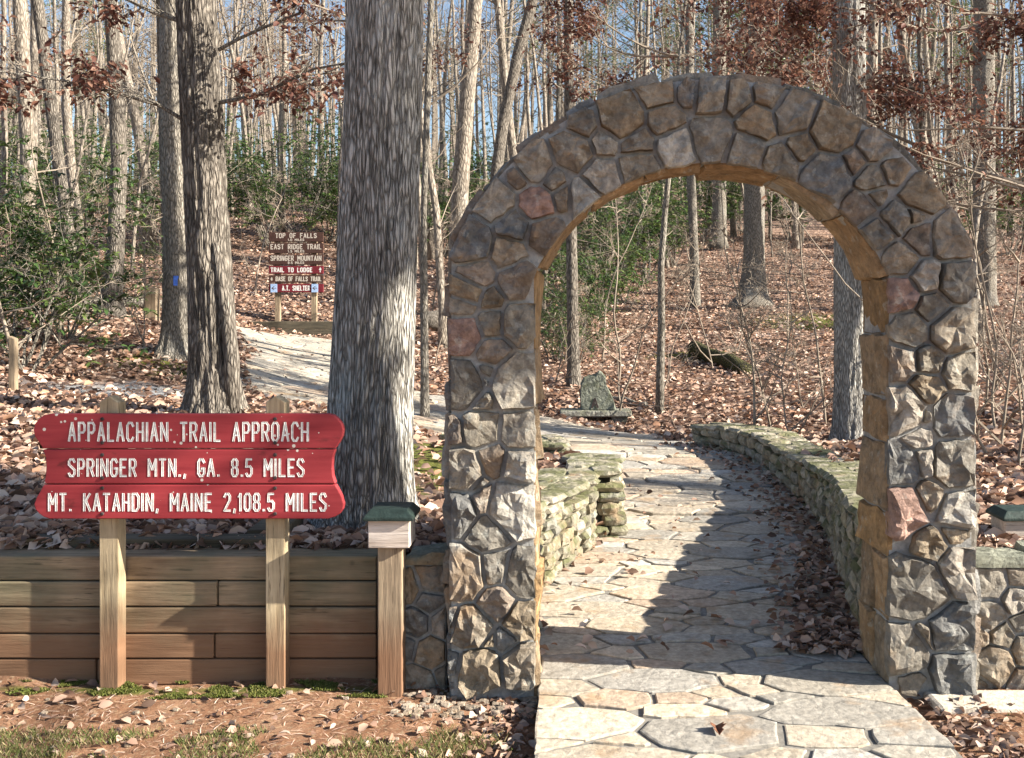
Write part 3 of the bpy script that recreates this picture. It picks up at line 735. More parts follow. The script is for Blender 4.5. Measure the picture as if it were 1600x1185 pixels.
# ------------------------------------------------------------------ far direction sign
FS = empty("direction_sign", (PX(462, 20.7), 20.75, 1.5), "stack of six small brown and maroon direction boards on two posts in the woods", "sign")
for px in (433, 490): bevel(MB().box(PX(px - 4, 20.7), PX(px + 4, 20.7), 20.72, 20.82, 1.2, PZ(364, 20.7)).put("post", POSTW2, FS), .005)
FB = [(363, 378, BROWNB, TANL, "TOP OF FALLS", "1.0 MILES"), (380, 396, BROWNB, TANL, "EAST RIDGE TRAIL", "1.5 MILES"), (398, 414, BROWNB, TANL, "SPRINGER MOUNTAIN", "8.5 MILES"),
      (416, 428, MAROON, WHITE, "TRAIL TO LODGE  ^", None), (430, 442, BROWNB, TANL, "< BASE OF FALLS TRAIL", None), (444, 457, MAROON, WHITE, "A.T. SHELTER", None)]
for (ya, yb, m1, m2, t1, t2) in FB:
    yy = 20.68; x0, x1 = PX(420, yy), PX(505, yy)
    bd = bevel(MB().box(x0, x1, yy, yy + .04, PZ(yb, yy), PZ(ya, yy)).put("board", m1, FS), .006)
    hh = PZ(ya, yy) - PZ(yb, yy); n = len(t1); ww = min(.92, n * .062) * (x1 - x0) if 'SHELTER' not in t1 else .5 * (x1 - x0); c = (x0 + x1) / 2
    z0 = PZ(yb, yy) + hh * (.42 if t2 else .24); h1 = hh * (.44 if t2 else .52)
    lettering("lettering", t1, c - ww / 2, c + ww / 2, z0, h1, yy, .0085, m2, bd)
    if t2: lettering("lettering", t2, c - .16, c + .16, PZ(yb, yy) + hh * .10, hh * .2, yy, .005, m2, bd)
    if 'SHELTER' in t1:
        for px in (428, 492):
            pq = MB().box(PX(px - 5, yy), PX(px + 5, yy), yy - .012, yy - .001, PZ(457, yy), PZ(444, yy)).put("plaque", BLUEP, bd)
            lettering("arrow", "<", PX(px - 3, yy), PX(px + 3, yy), PZ(454, yy), .10, yy - .012, .006, BROWNB, bd)
LT = empty("low_timber_wall", (-5.6, 20.45, 1.1), "low dark timber retaining wall below the brown direction boards", "retaining wall")
for k in range(3):
    bevel(MB().box(-6.55 + .3 * (k == 1), -4.45, 20.40 + .012 * k, 20.55, 1.12 + k * .16 - .12, 1.12 + (k + 1) * .16 - .124).put("timber", DARKW, LT), .008)
ST = empty("stone_steps", (-6.8, 20.6, 1.2), "short flight of stone steps climbing beside the low timber wall", "steps")
for k in range(3):
    bevel(MB().box(-7.3, -6.62, 20.0 + k * .35, 20.5 + k * .35, .95, 1.14 + k * .14).put("step", FLAG, ST, color=(.38, .30, .24)), .012)

# ------------------------------------------------------------------ carved marker stone on a bench slab
MN = empty("marker_stone", (.45, 15.1, .02), "upright weathered marker rock with a carved trail emblem on a stone slab", "monument")
ol = [(908, 641), (906, 620), (908, 600), (912, 591), (922, 588), (931, 586), (936, 580), (941, 582), (946, 590), (948, 602), (953, 612), (959, 625), (962, 641)]
mb = MB(); n = len(ol); rnd = random.Random(4)
for lay, (yo, sc) in enumerate(((15.0, .93), (15.03, 1.0), (15.14, 1.02), (15.20, .92))):
    for (a, b) in ol:
        q = P(a, b, 15.0); cxx = PX(934, 15); czz = PZ(620, 15)
        mb.v.append((cxx + (q.x - cxx) * sc + rnd.uniform(-.008, .008), yo, max(.235, czz + (q.z - czz) * sc) + rnd.uniform(-.006, .006)))
for l_ in range(3):
    for i in range(n): mb.f.append((l_ * n + i, l_ * n + (i + 1) % n, (l_ + 1) * n + (i + 1) % n, (l_ + 1) * n + i))
mb.f += [tuple(reversed(range(n))), tuple(range(3 * n, 4 * n))]
MST = m_stone("marker_rock", (.6, 1.3), .2, .5)
rk = mb.put("rock", MST, MN, color=(.20, .215, .18))
em = lettering("carved_emblem", "A", PX(925, 15), PX(934, 15), PZ(637, 15), .13, 14.992, .011, METAL, rk)
bevel(MB().box(PX(875, 15), PX(986, 15), 14.82, 15.32, .155, .238).put("slab", MST, MN, color=(.26, .26, .23)), .015)
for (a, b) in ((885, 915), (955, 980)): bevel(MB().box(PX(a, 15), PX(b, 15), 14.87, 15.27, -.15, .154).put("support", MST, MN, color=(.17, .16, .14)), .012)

# ------------------------------------------------------------------ leaves (numpy)
def leaves(name, pos_, ax, up, L, Wd, col, mat, parent=None, fold=.25, curl=.15):
    n = len(pos_); ax = ax / np.linalg.norm(ax, axis=1)[:, None]
    sd = np.cross(ax, up); sd /= (np.linalg.norm(sd, axis=1)[:, None] + 1e-9); up = np.cross(sd, ax)
    L = L[:, None]; Wd = Wd[:, None]
    tip = pos_ + ax * L - up * L * curl; m1 = pos_ + ax * L * .28; m2 = pos_ + ax * L * .68 - up * L * curl * .4
    V = np.stack([pos_, m1 + sd * Wd * .38 + up * Wd * fold, m2 + sd * Wd * .5 + up * Wd * fold * 1.3, tip, m2 - sd * Wd * .5 + up * Wd * fold * .8, m1 - sd * Wd * .38 + up * Wd * fold, pos_ + ax * L * .5], 1).reshape(-1, 3)
    i = np.arange(n)[:, None] * 7
    Fc = np.stack([i + [k, (k + 1) % 6, 6] for k in range(6)], 1).reshape(-1, 3)
    off = np.array(OFF[parent.name]) if parent else np.zeros(3)
    me = mesh_np(name, V - off, Fc)
    a = me.color_attributes.new("Col", 'FLOAT_COLOR', 'POINT')
    a.data.foreach_set("color", np.repeat(np.c_[col, np.ones(n)], 7, axis=0).astype(np.float32).ravel())
    me.materials.append(mat)
    return me if parent == 0 else link(name, me, None, parent, off)
rng = np.random.default_rng(9)
def randdir(n, zlo=-1, zhi=1):
    z = rng.uniform(zlo, zhi, n); a = rng.uniform(0, 2 * np.pi, n); r = np.sqrt(1 - z * z); return np.c_[r * np.cos(a), r * np.sin(a), z]
DEAD = np.array([(.42, .29, .22), (.33, .21, .155), (.52, .39, .31), (.21, .125, .09), (.58, .46, .38), (.35, .20, .13), (.12, .075, .055), (.45, .30, .235)])
n = 190000
ly = 5.02 + 45 * rng.random(n) ** 1.75; lx = rng.uniform(-1, 1, n) * (.66 * ly + 1.5) - .02 * ly
d = inside_dist(lx, ly); keep = (d < -.02)
pr = sst(.55, 0, d) * .8 * ((lx > .9) & (ly < 12)) + .012
keep |= (d >= -.02) & (rng.random(n) < pr)
mossy = np.hypot((lx + 1.35) / .9, (ly - 8.6) / 2.6) < 1; keep &= ~(mossy & (rng.random(n) < .8))
grv = np.hypot((lx + 4.9) / 1.3, (ly - 11.6) / .9) < 1; keep &= ~(grv & (rng.random(n) < .75))
lx, ly = lx[keep], ly[keep]; n = len(lx)
lz = np.where(inside_dist(lx, ly) > -.03, zpath(lx, ly) + .02, height(lx, ly) + .02) + rng.random(n) * .03
upv = randdir(n, .45, 1); axv = randdir(n, -.25, .35)
col = DEAD[rng.integers(0, len(DEAD), n)] * rng.uniform(.75, 1.15, (n, 1)); sz = rng.uniform(.06, .125, n) * np.where(inside_dist(lx, ly) > -.03, .65, 1)
tag(leaves("fallen_leaves", np.c_[lx, ly, lz], axv, upv, sz, sz * rng.uniform(.45, .75, n), col, LITTER), "thick carpet of brown fallen leaves on the woodland floor", "leaves", kind="stuff")

# ------------------------------------------------------------------ trees
def wander(p, d, L, segs, rnd, wob, trop):
    pts = [Vector(p)]; d = Vector(d).normalized()
    for i in range(segs):
        d = (d + Vector((rnd.gauss(0, wob), rnd.gauss(0, wob), rnd.gauss(0, wob) + trop))).normalized(); pts.append(pts[-1] + d * L / segs)
    return pts
TIPS = []
def grow(mb, p, d, L, r, lev, rnd, maxlev=3, kids=(4, 3, 3), keep_tips=False):
    segs = (6, 4, 3, 2)[lev]; pts = wander(p, d, L, segs, rnd, (.13, .17, .22, .25)[lev], .04)
    rad = [max(r * (1 - .8 * i / segs), .0025) for i in range(segs + 1)]
    mb.tube(pts, rad, (5, 4, 3, 3)[lev], False)
    if keep_tips and lev >= 1: TIPS.extend(pts[1:])
    if lev < maxlev:
        for k in range(kids[min(lev, 2)] + rnd.randint(0, 1)):
            q = rnd.uniform(.25, 1.0); i = min(int(q * segs), segs - 1); b = pts[i].lerp(pts[i + 1], q * segs - i)
            t = (pts[i + 1] - pts[i]).normalized(); sd = t.cross(Vector((rnd.gauss(0, 1), rnd.gauss(0, 1), rnd.gauss(0, 1)))).normalized()
            a = rnd.uniform(.5, 1.0)
            grow(mb, b, t * math.cos(a) + sd * math.sin(a), L * rnd.uniform(.35, .6), rad[i] * .6, lev + 1, rnd, maxlev, kids, keep_tips)
def tree_meshes(seed, H, r0, start, nb, sides=7, wob=.035, blen=(.14, .26), low=3, kids=(4, 3, 3)):
    rnd = random.Random(seed); tr = MB(); br = MB(); segs = 14
    pts = wander((0, 0, -.3), (rnd.gauss(0, .05), rnd.gauss(0, .05), 1), H + .3, segs, rnd, wob, .05)
    rad = [r0 * ((1.35 if i == 0 else 1.0) - .82 * i / segs) for i in range(segs + 1)]
    tr.tube(pts, rad, sides, True)
    def at(q):
        i = min(int(q * segs), segs - 1); return pts[i].lerp(pts[i + 1], q * segs - i), rad[i]
    for k in range(nb + low):
        q = rnd.uniform(start, .98) if k < nb else rnd.uniform(.12, start)
        p, r = at(q); a = rnd.uniform(0, 2 * math.pi); el = rnd.uniform(.15, .9)
        L = H * rnd.uniform(*blen) * (1.15 - .6 * q) if k < nb else rnd.uniform(.8, 2)
        grow(br, p, (math.cos(a) * math.cos(el), math.sin(a) * math.cos(el), math.sin(el)), L, max(r * .42, .012) if k < nb else .014, 1 if k >= nb else 0, rnd, 3 if k < nb else 2, kids)
    return tr.me("trunk", True), br.me("branches")
BIG = [tree_meshes(100 + i, random.Random(i).uniform(15, 21), random.Random(i).uniform(.13, .21), .38, 13) for i in range(7)]
BIGS = [tree_meshes(130 + i, random.Random(i).uniform(15, 20), random.Random(i).uniform(.12, .19), .42, 8, kids=(3, 2, 1), low=5) for i in range(6)]
THIN = [tree_meshes(200 + i, random.Random(i).uniform(8, 13), random.Random(i).uniform(.05, .085), .3, 7, 6, .06, (.1, .2), 4, (3, 2, 1)) for i in range(6)]
SAP = [tree_meshes(300 + i, random.Random(i).uniform(2.2, 4.5), random.Random(i).uniform(.014, .026), .2, 7, 5, .09, (.16, .3), 2) for i in range(6)]
for a, b in BIG + BIGS + THIN: a.materials.append(BARK_FAR); b.materials.append(TWIG)
for a, b in SAP: a.materials.append(TWIG); b.materials.append(TWIG)
def place_tree(var, x_, y_, label, group, name="forest_tree", rz=0, sc=1, cat="tree", lean=(0, 0)):
    z = hz(x_, y_); root = empty(name, (x_, y_, z), label, cat, group)
    root.rotation_euler = (lean[0], lean[1], rz); root.scale = (sc, sc, sc)
    for nm, me in zip(("trunk", "branches"), var):
        o = bpy.data.objects.new(nm, me); COL.objects.link(o); o.parent = root
    return root
rnd = random.Random(77); placed = []
def ok(x_, y_, dmin):
    if float(inside_dist(np.array([x_]), np.array([y_]))[0]) > -.8: return False
    return all((x_ - a) ** 2 + (y_ - b) ** 2 > dmin ** 2 for a, b in placed)
# ---- individual trees in front, built one by one
def main_tree(name, label, pts_px, bark, nside, flare, H, seed, spacing=.05, amp=.05, freq=7, extra=None):
    """pts_px: (centre px, py, half width px, Y)"""
    P3 = [(P(a, b, Y), wd * Y / F) for a, b, wd, Y in pts_px]; base = P3[0][0].copy()
    gz = hz(base.x, base.y); root = empty(name, (base.x, base.y, gz), label, "tree")
    pts = [p for p, r in P3]; rad = [r for p, r in P3]
    top = pts[-1]; d = (pts[-1] - pts[-2]).normalized(); rt = rad[-1]; segs = 6
    rr = random.Random(seed)
    while top.z < H:
        d = (d + Vector((rr.gauss(0, .04), rr.gauss(0, .04), .05))).normalized(); top = top + d * 1.2; rt *= .93; pts.append(top); rad.append(rt)
    # fine rings
    fp = []; fr = []
    z = gz - .15
    zs = [p.z for p in pts]
    while z < pts[-1].z:
        k = 0
        while k < len(zs) - 2 and z > zs[k + 1]: k += 1
        q = (z - zs[k]) / max(zs[k + 1] - zs[k], 1e-6); q2 = min(max(q, -.3), 1)
        p = pts[k].lerp(pts[k + 1], q2); r = rad[k] + (rad[k + 1] - rad[k]) * max(q2, 0)
        fl = flare * math.exp(-max(z - gz, 0) / .16); fp.append(Vector((p.x, p.y, z))); fr.append(r * (1 + fl))
        z += spacing if z < CAMZ + 490 * base.y / F else .35
    def fn(p, d, i):
        k = .5 * abs(noise.noise(Vector((d.x * freq, d.y * freq, p.z * 1.1)))) + .5 * abs(noise.noise(Vector((d.x * freq * 2.3, d.y * freq * 2.3, p.z * 2.6 + 9))))
        lob = noise.noise(Vector((d.x * 1.6, d.y * 1.6, p.z * .5))) * .06
        root_ = max(0, noise.noise(Vector((d.x * 2.2, d.y * 2.2, 4)))) * flare * math.exp(-max(p.z - gz, 0) / .22) * .9
        return 1 + lob + root_ - amp * 2.0 * max(0, .28 - k) / .28
    tr = MB(); tr.tube(fp, fr, nside, True, fn)
    off = OFF[root.name]
    link("trunk", mesh("trunk", [v_ - off for v_ in tr.v], tr.f, True), bark, root, off)
    bmat = TWIG if bark != BARK_DARK else BARK_GREY
    for k in range(12):
        br = MB(); z = rr.uniform(max(5.0, CAMZ + 520 * base.y / F), H - .5)
        i = min(range(len(fp)), key=lambda j: abs(fp[j].z - z)); a = rr.uniform(0, 2 * math.pi)
        grow(br, fp[i], (math.cos(a), math.sin(a), rr.uniform(.2, .9)), rr.uniform(2, 3.6), fr[i] * .4, 0, rr)
        br.put("branch", bmat, root)
    if extra: extra(root, bmat, rr)
    placed.append((base.x, base.y)); return root
main_tree("oak_tree", "massive pale grey furrowed trunk rising behind the red sign", [(572, 850, 72, 5.75), (577, 760, 66, 5.75), (580, 640, 66, 5.75), (590, 400, 62, 5.75), (598, 180, 61, 5.75), (601, 0, 60, 5.75)], BARK_OAK, 150, .42, 15, 1, .03, .05, 11)
def t2x(root, bmat, rr):
    TIPS.clear()
    for poly, r in (([(345, 160), (400, 150), (450, 128), (490, 108), (545, 98)], .022), ([(342, 78), (375, 60), (420, 40), (470, 20)], .02), ([(290, 190), (250, 165), (190, 148), (110, 128), (0, 112)], .02), ([(300, 40), (240, 20), (160, -20)], .02)):
        br = MB(); pts = [P(a, b, 9.5 - .12 * i) for i, (a, b) in enumerate(poly)]
        br.tube(pts, [r * (1 - .16 * i) for i in range(len(pts))], 6, False)
        for i in range(len(pts) - 1):
            for k in range(3):
                q = pts[i].lerp(pts[i + 1], rr.random()); dd = (pts[i + 1] - pts[i]).normalized()
                grow(br, q, dd + Vector((rr.gauss(0, .5), rr.gauss(0, .5), rr.gauss(.25, .4))), rr.uniform(.35, .8), .007, 1, rr, 3, (3, 3, 2), True)
        br.put("branch", bmat, root)
T2 = main_tree("oak_tree", "dark furrowed trunk with a fused second stem beside the upper path", [(336, 645, 40, 9.5), (334, 560, 37, 9.5), (328, 420, 34, 9.5), (318, 250, 33, 9.5), (310, 100, 31, 9.5), (306, 0, 30, 9.5)], BARK_DARK, 84, .35, 13, 2, .05, .09, 7, t2x)
def brown_leaves(tips, n, parent, seed, spread=.13, droop=-.5):
    r = np.random.default_rng(seed); T_ = np.array([list(t_) for t_ in tips]); k = r.integers(0, len(T_), n)
    # leave some twigs bare so that the clusters clump
    cl = np.array([noise.noise(Vector(t_) * 1.7) for t_ in T_]); wts = np.clip(cl + .12, 0, 1) + .01; k = r.choice(len(T_), n, p=wts / wts.sum())
    p = T_[k] + r.normal(0, spread * .5, (n, 3)); a = r.uniform(0, 6.28, n)
    ax_ = np.c_[np.cos(a), np.sin(a), r.uniform(droop - .5, droop + .6, n)]; up_ = np.c_[r.normal(0, .6, n), r.normal(0, .6, n), np.ones(n)]
    pal = np.array([(.13, .055, .042), (.19, .09, .062), (.10, .045, .037), (.25, .14, .10)])
    c = pal[r.integers(0, 4, n)] * r.uniform(.7, 1.2, (n, 1)); s = r.uniform(.05, .095, n)
    return leaves("brown_leaves", p, ax_, up_, s, s * .5, c, BROWNLEAF, parent)
brown_leaves(TIPS, 1500, T2, 3, .10)
st = MB(); st.tube([P(a, b, 9.36) for a, b in ((362, 655), (362, 560), (356, 500), (346, 440), (336, 380))], [.075, .07, .06, .05, .03], 20, True, lambda p, d, i: 1 + .12 * noise.noise(Vector((d.x * 5, d.y * 5, p.z))))
st.put("second_stem", BARK_DARK, T2, True)
T3 = main_tree("oak_tree", "grey trunk with a blue painted blaze behind the dark furrowed trunk", [(277, 558, 25, 14), (278, 480, 22, 14), (275, 350, 20, 14), (270, 150, 19, 14), (268, 0, 18, 14)], BARK_GREY, 48, .5, 14, 3, .08, .06, 6)
bz = P(285, 440, 14); mb = MB(); rr_ = 20.5 * 14 / F; cxx = P(276, 440, 14)
for k in range(5):
    a = R(-82 + 5 * k); q = Vector((cxx.x + math.cos(a) * (rr_ + .012), 14 + math.sin(a) * (rr_ + .012), 0))
    mb.v += [(q.x, q.y, PZ(447, 14)), (q.x, q.y, PZ(432, 14)), (q.x + math.cos(a) * -.02, q.y + math.sin(a) * -.02, PZ(447, 14)), (q.x + math.cos(a) * -.02, q.y + math.sin(a) * -.02, PZ(432, 14))]
for k in range(4): mb.f += [(k * 4, k * 4 + 4, k * 4 + 5, k * 4 + 1), (k * 4 + 2, k * 4 + 3, k * 4 + 7, k * 4 + 6), (k * 4 + 1, k * 4 + 5, k * 4 + 7, k * 4 + 3), (k * 4, k * 4 + 2, k * 4 + 6, k * 4 + 4)]
mb.put("blaze", BLAZE, T3)
main_tree("forest_tree", "thin dark straight trunk behind the evergreen shrub", [(172, 492, 17, 17.2), (180, 400, 14, 17.2), (186, 250, 12, 17.2), (180, 120, 11, 17.2), (172, 0, 10, 17.2)], BARK_DARK, 28, .5, 12, 4, .12, .05, 5)
main_tree("forest_tree", "thin dark bowed trunk next to the straight dark one", [(125, 480, 10, 16.5), (112, 400, 9, 16.5), (92, 260, 9, 16.5), (74, 120, 9, 16.5), (58, 0, 9, 16.5)], BARK_DARK, 22, .4, 11, 5, .14, .05, 5)
main_tree("forest_tree", "pale slender trunk behind the evergreen shrub", [(40, 430, 12, 21), (44, 250, 11, 21), (36, 100, 11, 21), (30, 0, 10, 21)], BARK_FAR, 24, .4, 16, 6, .2, .05, 5)
main_tree("oak_tree", "thick grey trunk just behind the arch beside the mossy wall", [(1332, 705, 31, 12.4), (1332, 600, 28, 12.4), (1330, 400, 27, 12.4), (1328, 200, 26, 12.4), (1326, 0, 25, 12.4)], BARK_OAK, 64, .3, 15, 7, .07, .06, 7)
main_tree("oak_tree", "sunlit trunk with a flared foot seen through the arch", [(1176, 477, 24, 27), (1178, 400, 17, 27), (1179, 280, 16, 27), (1180, 100, 15, 27), (1180, 0, 15, 27)], BARK_GREY, 40, .5, 17, 8, .15, .05, 6)
main_tree("forest_tree", "slim straight trunk seen through the arch with no low branches", [(1086, 455, 8, 28), (1083, 350, 7, 28), (1079, 270, 7, 28), (1076, 0, 6, 28)], BARK_GREY, 16, .3, 16, 9, .3, .04, 4)
main_tree("forest_tree", "stout far trunk framed between the slim one and the flared one", [(1123, 388, 13, 42), (1124, 300, 11, 42), (1124, 0, 10, 42)], BARK_GREY, 20, .4, 20, 10, .4, .04, 4)
main_tree("oak_tree", "tall straight trunk in the brush behind the bare brambles", [(1538, 482, 19, 28), (1538, 300, 17, 28), (1537, 0, 16, 28)], BARK_GREY, 36, .3, 18, 11, .2, .05, 6)
main_tree("forest_tree", "thin dark trunk behind the marker stone", [(897, 604, 11, 17), (895, 500, 9, 17), (893, 380, 9, 17), (890, 200, 8, 17), (888, 0, 8, 17)], BARK_DARK, 20, .3, 12, 12, .2, .04, 5)
main_tree("forest_tree", "leaning pale trunk lit along one side between the big oak and the arch", [(716, 350, 14, 24), (722, 250, 13, 24), (733, 120, 12, 24), (743, 0, 11, 24)], BARK_FAR, 24, .3, 16, 13, .2, .05, 5)
main_tree("forest_tree", "dark leaning trunk that crosses its neighbours above the arch shoulder", [(768, 330, 9, 23), (785, 200, 9, 23), (808, 90, 9, 23), (838, -20, 8, 23)], BARK_DARK, 18, .3, 14, 14, .25, .05, 5)
main_tree("forest_tree", "thin grey trunk close beside the massive pale trunk", [(664, 622, 7, 13), (663, 500, 6, 13), (662, 330, 5, 13), (668, 150, 5, 13)], BARK_GREY, 16, .3, 9, 15, .2, .04, 5)
main_tree("forest_tree", "grey trunk half hidden behind the dark furrowed one", [(268, 500, 13, 19), (262, 300, 11, 19), (256, 100, 10, 19), (254, 0, 10, 19)], BARK_DARK, 22, .3, 15, 16, .2, .05, 5)

G1 = "bare trees on the leaf-covered hillside"; L1 = "bare grey-brown tree among many on the leaf-covered hillside"
G2 = "slender young trees in the wood"; L2 = "slender bare young tree in the crowded wood"
cntb = 0
for _ in range(6000):
    y_ = 22 + 68 * rnd.random() ** .8; x_ = rnd.uniform(-.64, .56) * y_
    if cntb >= 150: break
    px = 884 + x_ / y_ * F
    if not ok(x_, y_, 1.7): continue
    if y_ < 36 and (1000 < px < 1290 or 390 < px < 540 or 840 < px < 1000): continue
    placed.append((x_, y_)); cntb += 1
    place_tree(rnd.choice(BIG if y_ > 52 else BIGS), x_, y_, L1, G1, rz=rnd.uniform(0, 6.28), sc=rnd.uniform(.8, 1.15), lean=(rnd.gauss(0, .03), rnd.gauss(0, .03)))
cntt = 0
for _ in range(6000):
    y_ = 17 + 55 * rnd.random() ** .9; x_ = rnd.uniform(-.64, .56) * y_
    if cntt >= 150: break
    px = 884 + x_ / y_ * F
    if not ok(x_, y_, .9): continue
    if y_ < 32 and (900 < px < 1340 or 390 < px < 540): continue
    placed.append((x_, y_)); cntt += 1
    place_tree(rnd.choice(THIN), x_, y_, L2, G2, "young_tree", rnd.uniform(0, 6.28), rnd.uniform(.75, 1.2), lean=(rnd.gauss(0, .06), rnd.gauss(0, .06)))
# trees beside the frame, towards the sun, which dapple the light
for _ in range(400):
    y_ = rnd.uniform(1, 34); x_ = rnd.uniform(.62 * y_ + 9, .62 * y_ + 34)
    if y_ < 5 or not ok(x_, y_, 4.8): continue
    placed.append((x_, y_))
    place_tree(rnd.choice(BIGS), x_, y_, L1, G1, rz=rnd.uniform(0, 6.28), sc=rnd.uniform(.8, 1.1))
    if len(placed) > 385: break
# saplings and brambles
G3 = "bare saplings in the leaf litter"; L3 = "thin bare sapling rising from the leaf litter"
for px, py, Y in ((965, 640, 15), (968, 600, 18), (1035, 620, 17), (1110, 600, 19), (1175, 680, 13), (1210, 660, 13.5), (1240, 690, 12.5), (1265, 640, 15), (1290, 650, 14), (1150, 560, 21), (1230, 560, 21), (940, 560, 20), (870, 560, 17),
                  (1545, 720, 9), (1570, 690, 9.5), (1590, 720, 8.5), (1555, 650, 11), (1600, 650, 11), (1560, 560, 15), (1590, 560, 14), (1540, 600, 13), (1630, 700, 9), (30, 560, 12), (90, 520, 14), (60, 480, 16), (220, 560, 14.5), (330, 480, 21), (400, 450, 24), (440, 400, 27), (680, 520, 18), (675, 440, 24), (1450, 560, 17), (760, 480, 24)):
    x_ = PX(px, Y); place_tree(rnd.choice(SAP), x_, Y, L3, G3, "sapling", rnd.uniform(0, 6.28), rnd.uniform(.7, 1.1), "sapling", (rnd.gauss(0, .14), rnd.gauss(0, .14)))
# far wood that reads as one mass
fw = MB(); r2 = random.Random(6)
for _ in range(420):
    y_ = r2.uniform(88, 135); x_ = r2.uniform(-.66, .6) * y_; z = float(rbf(np.array([x_]), np.array([y_]))[0]); H = r2.uniform(13, 22); l_ = r2.gauss(0, .6)
    fw.tube([(x_, y_, z - .3), (x_ + l_ * .5, y_, z + H * .5), (x_ + l_, y_, z + H)], [.2, .15, .04], 5, False)
    for k in range(7):
        q = r2.uniform(.35, .95); a = r2.uniform(0, 6.28); b = Vector((x_ + l_ * q, y_, z + H * q)); Lb = r2.uniform(2, 4.5)
        e = b + Vector((math.cos(a) * Lb, math.sin(a) * Lb, Lb * .7)); fw.tube([b, b.lerp(e, .5) + Vector((0, 0, -.2)), e], [.06, .04, .015], 3, False)
        for j in range(4):
            c_ = b.lerp(e, r2.uniform(.3, 1)); fw.tube([c_, c_ + Vector((r2.gauss(0, .8), r2.gauss(0, .8), r2.uniform(.2, 1.4)))], [.025, .008], 3, False)
tag(fw.put("distant_wood", BARK_FAR), "distant bare woodland on the crest of the hill", "woodland", kind="stuff")

# ------------------------------------------------------------------ evergreen shrubs
GREENS = np.array([(.045, .085, .025), (.06, .11, .03), (.085, .13, .035), (.035, .065, .022), (.11, .15, .045)])
def shrub_mesh(seed, rx, rz_, nwh, stems=6, leafL=(.08, .13), bright=1.0):
    r = np.random.default_rng(seed); rr = random.Random(seed); mb = MB(); tips = []
    for k in range(stems):
        a = rr.uniform(0, 6.28); d0 = Vector((math.cos(a) * .5, math.sin(a) * .5, 1))
        TIPS.clear(); grow(mb, (rr.gauss(0, .08), rr.gauss(0, .08), -.05), d0, rz_ * rr.uniform(.9, 1.7), .022, 0, rr, 2, (5, 4, 3), True); tips += [tuple(t_) for t_ in TIPS]
    T_ = np.array(tips); T_ = T_[(np.hypot(T_[:, 0], T_[:, 1]) < rx * 1.3) & (T_[:, 2] > .12)]
    wh = T_[r.integers(0, len(T_), nwh)] + r.normal(0, .09, (nwh, 3)); wh[:, 2] = np.maximum(wh[:, 2], .1)
    m = 6; c = np.repeat(wh, m, axis=0); n = len(c); a = np.tile(np.arange(m) / m * 6.283, nwh) + r.uniform(0, 6.28, n) * .3
    ax_ = np.c_[np.cos(a), np.sin(a), r.uniform(-.5, .5, n)]; up_ = np.c_[r.normal(0, .3, n), r.normal(0, .3, n), np.ones(n)]
    L = r.uniform(*leafL, n); cl = GREENS[np.repeat(r.integers(0, 5, nwh), m)] * r.uniform(.8, 1.2, (n, 1)) * bright
    return mb.me("stems"), leaves("foliage", c, ax_, up_, L, L * .36, cl, GREENLEAF, 0, .12, .25)
EV = [shrub_mesh(500 + i, 1.1, 1.2, 420, 7) for i in range(3)] + [shrub_mesh(510 + i, 1.6, 1.9, 700, 9, (.09, .15), 1.25) for i in range(3)]
for a, b in EV: a.materials.append(BARK_GREY)
def place_shrub(var, x_, y_, label, group, sc, name="evergreen_shrub", rz=None):
    root = empty(name, (x_, y_, hz(x_, y_)), label, "shrub", group); root.scale = (sc,) * 3; root.rotation_euler = (0, 0, rnd.uniform(0, 6.28) if rz is None else rz)
    for nm, me in zip(("stems", "foliage"), var):
        o = bpy.data.objects.new(nm, me); COL.objects.link(o); o.parent = root
G4 = "green evergreen shrubs across the hillside"; L4 = "glossy green evergreen shrub on the wooded hillside"
place_shrub(EV[0], PX(50, 12.5), 12.5, "dark glossy evergreen shrub leaning over the leaf litter by a thin stake", None, 1.0)
place_shrub(EV[1], PX(105, 14.5), 14.5, "dark evergreen shrub in front of the straight dark trunk", None, .9)
for px, Y, v, sc in ((200, 17.5, 2, .6), (-30, 14, 1, 1.1), (20, 19, 3, .9), (250, 30, 3, 1), (330, 36, 4, 1), (420, 34, 5, 1.15), (470, 36, 3, 1.1), (520, 38, 4, 1.2), (130, 36, 5, 1), (60, 38, 4, 1), (210, 42, 3, 1.2), (560, 40, 5, 1), (400, 44, 3, 1.3), (300, 46, 5, 1.3), (500, 46, 4, 1.3),
                     (690, 38, 3, 1.1), (640, 36, 4, 1), (780, 40, 5, 1.1), (850, 24, 1, .8), (870, 20, 0, .8), (905, 23, 2, .9), (930, 26, 3, .9), (970, 30, 4, 1.0), (1010, 34, 5, 1.1), (880, 30, 3, 1.1), (1050, 38, 4, 1.2), (840, 34, 5, 1.1), (940, 38, 3, 1.3), (1000, 44, 4, 1.3), (1100, 46, 5, 1.3), (1160, 50, 3, 1.3),
                     (1240, 46, 4, 1.2), (1420, 44, 5, 1.2), (1500, 40, 3, 1.1), (1580, 44, 4, 1.3), (1330, 48, 3, 1.2), (720, 48, 5, 1.4), (800, 52, 3, 1.4), (600, 52, 4, 1.4), (100, 50, 3, 1.4), (20, 52, 5, 1.4), (900, 19.2, 1, .55)):
    place_shrub(EV[v], PX(px, Y), Y, L4, G4, sc)
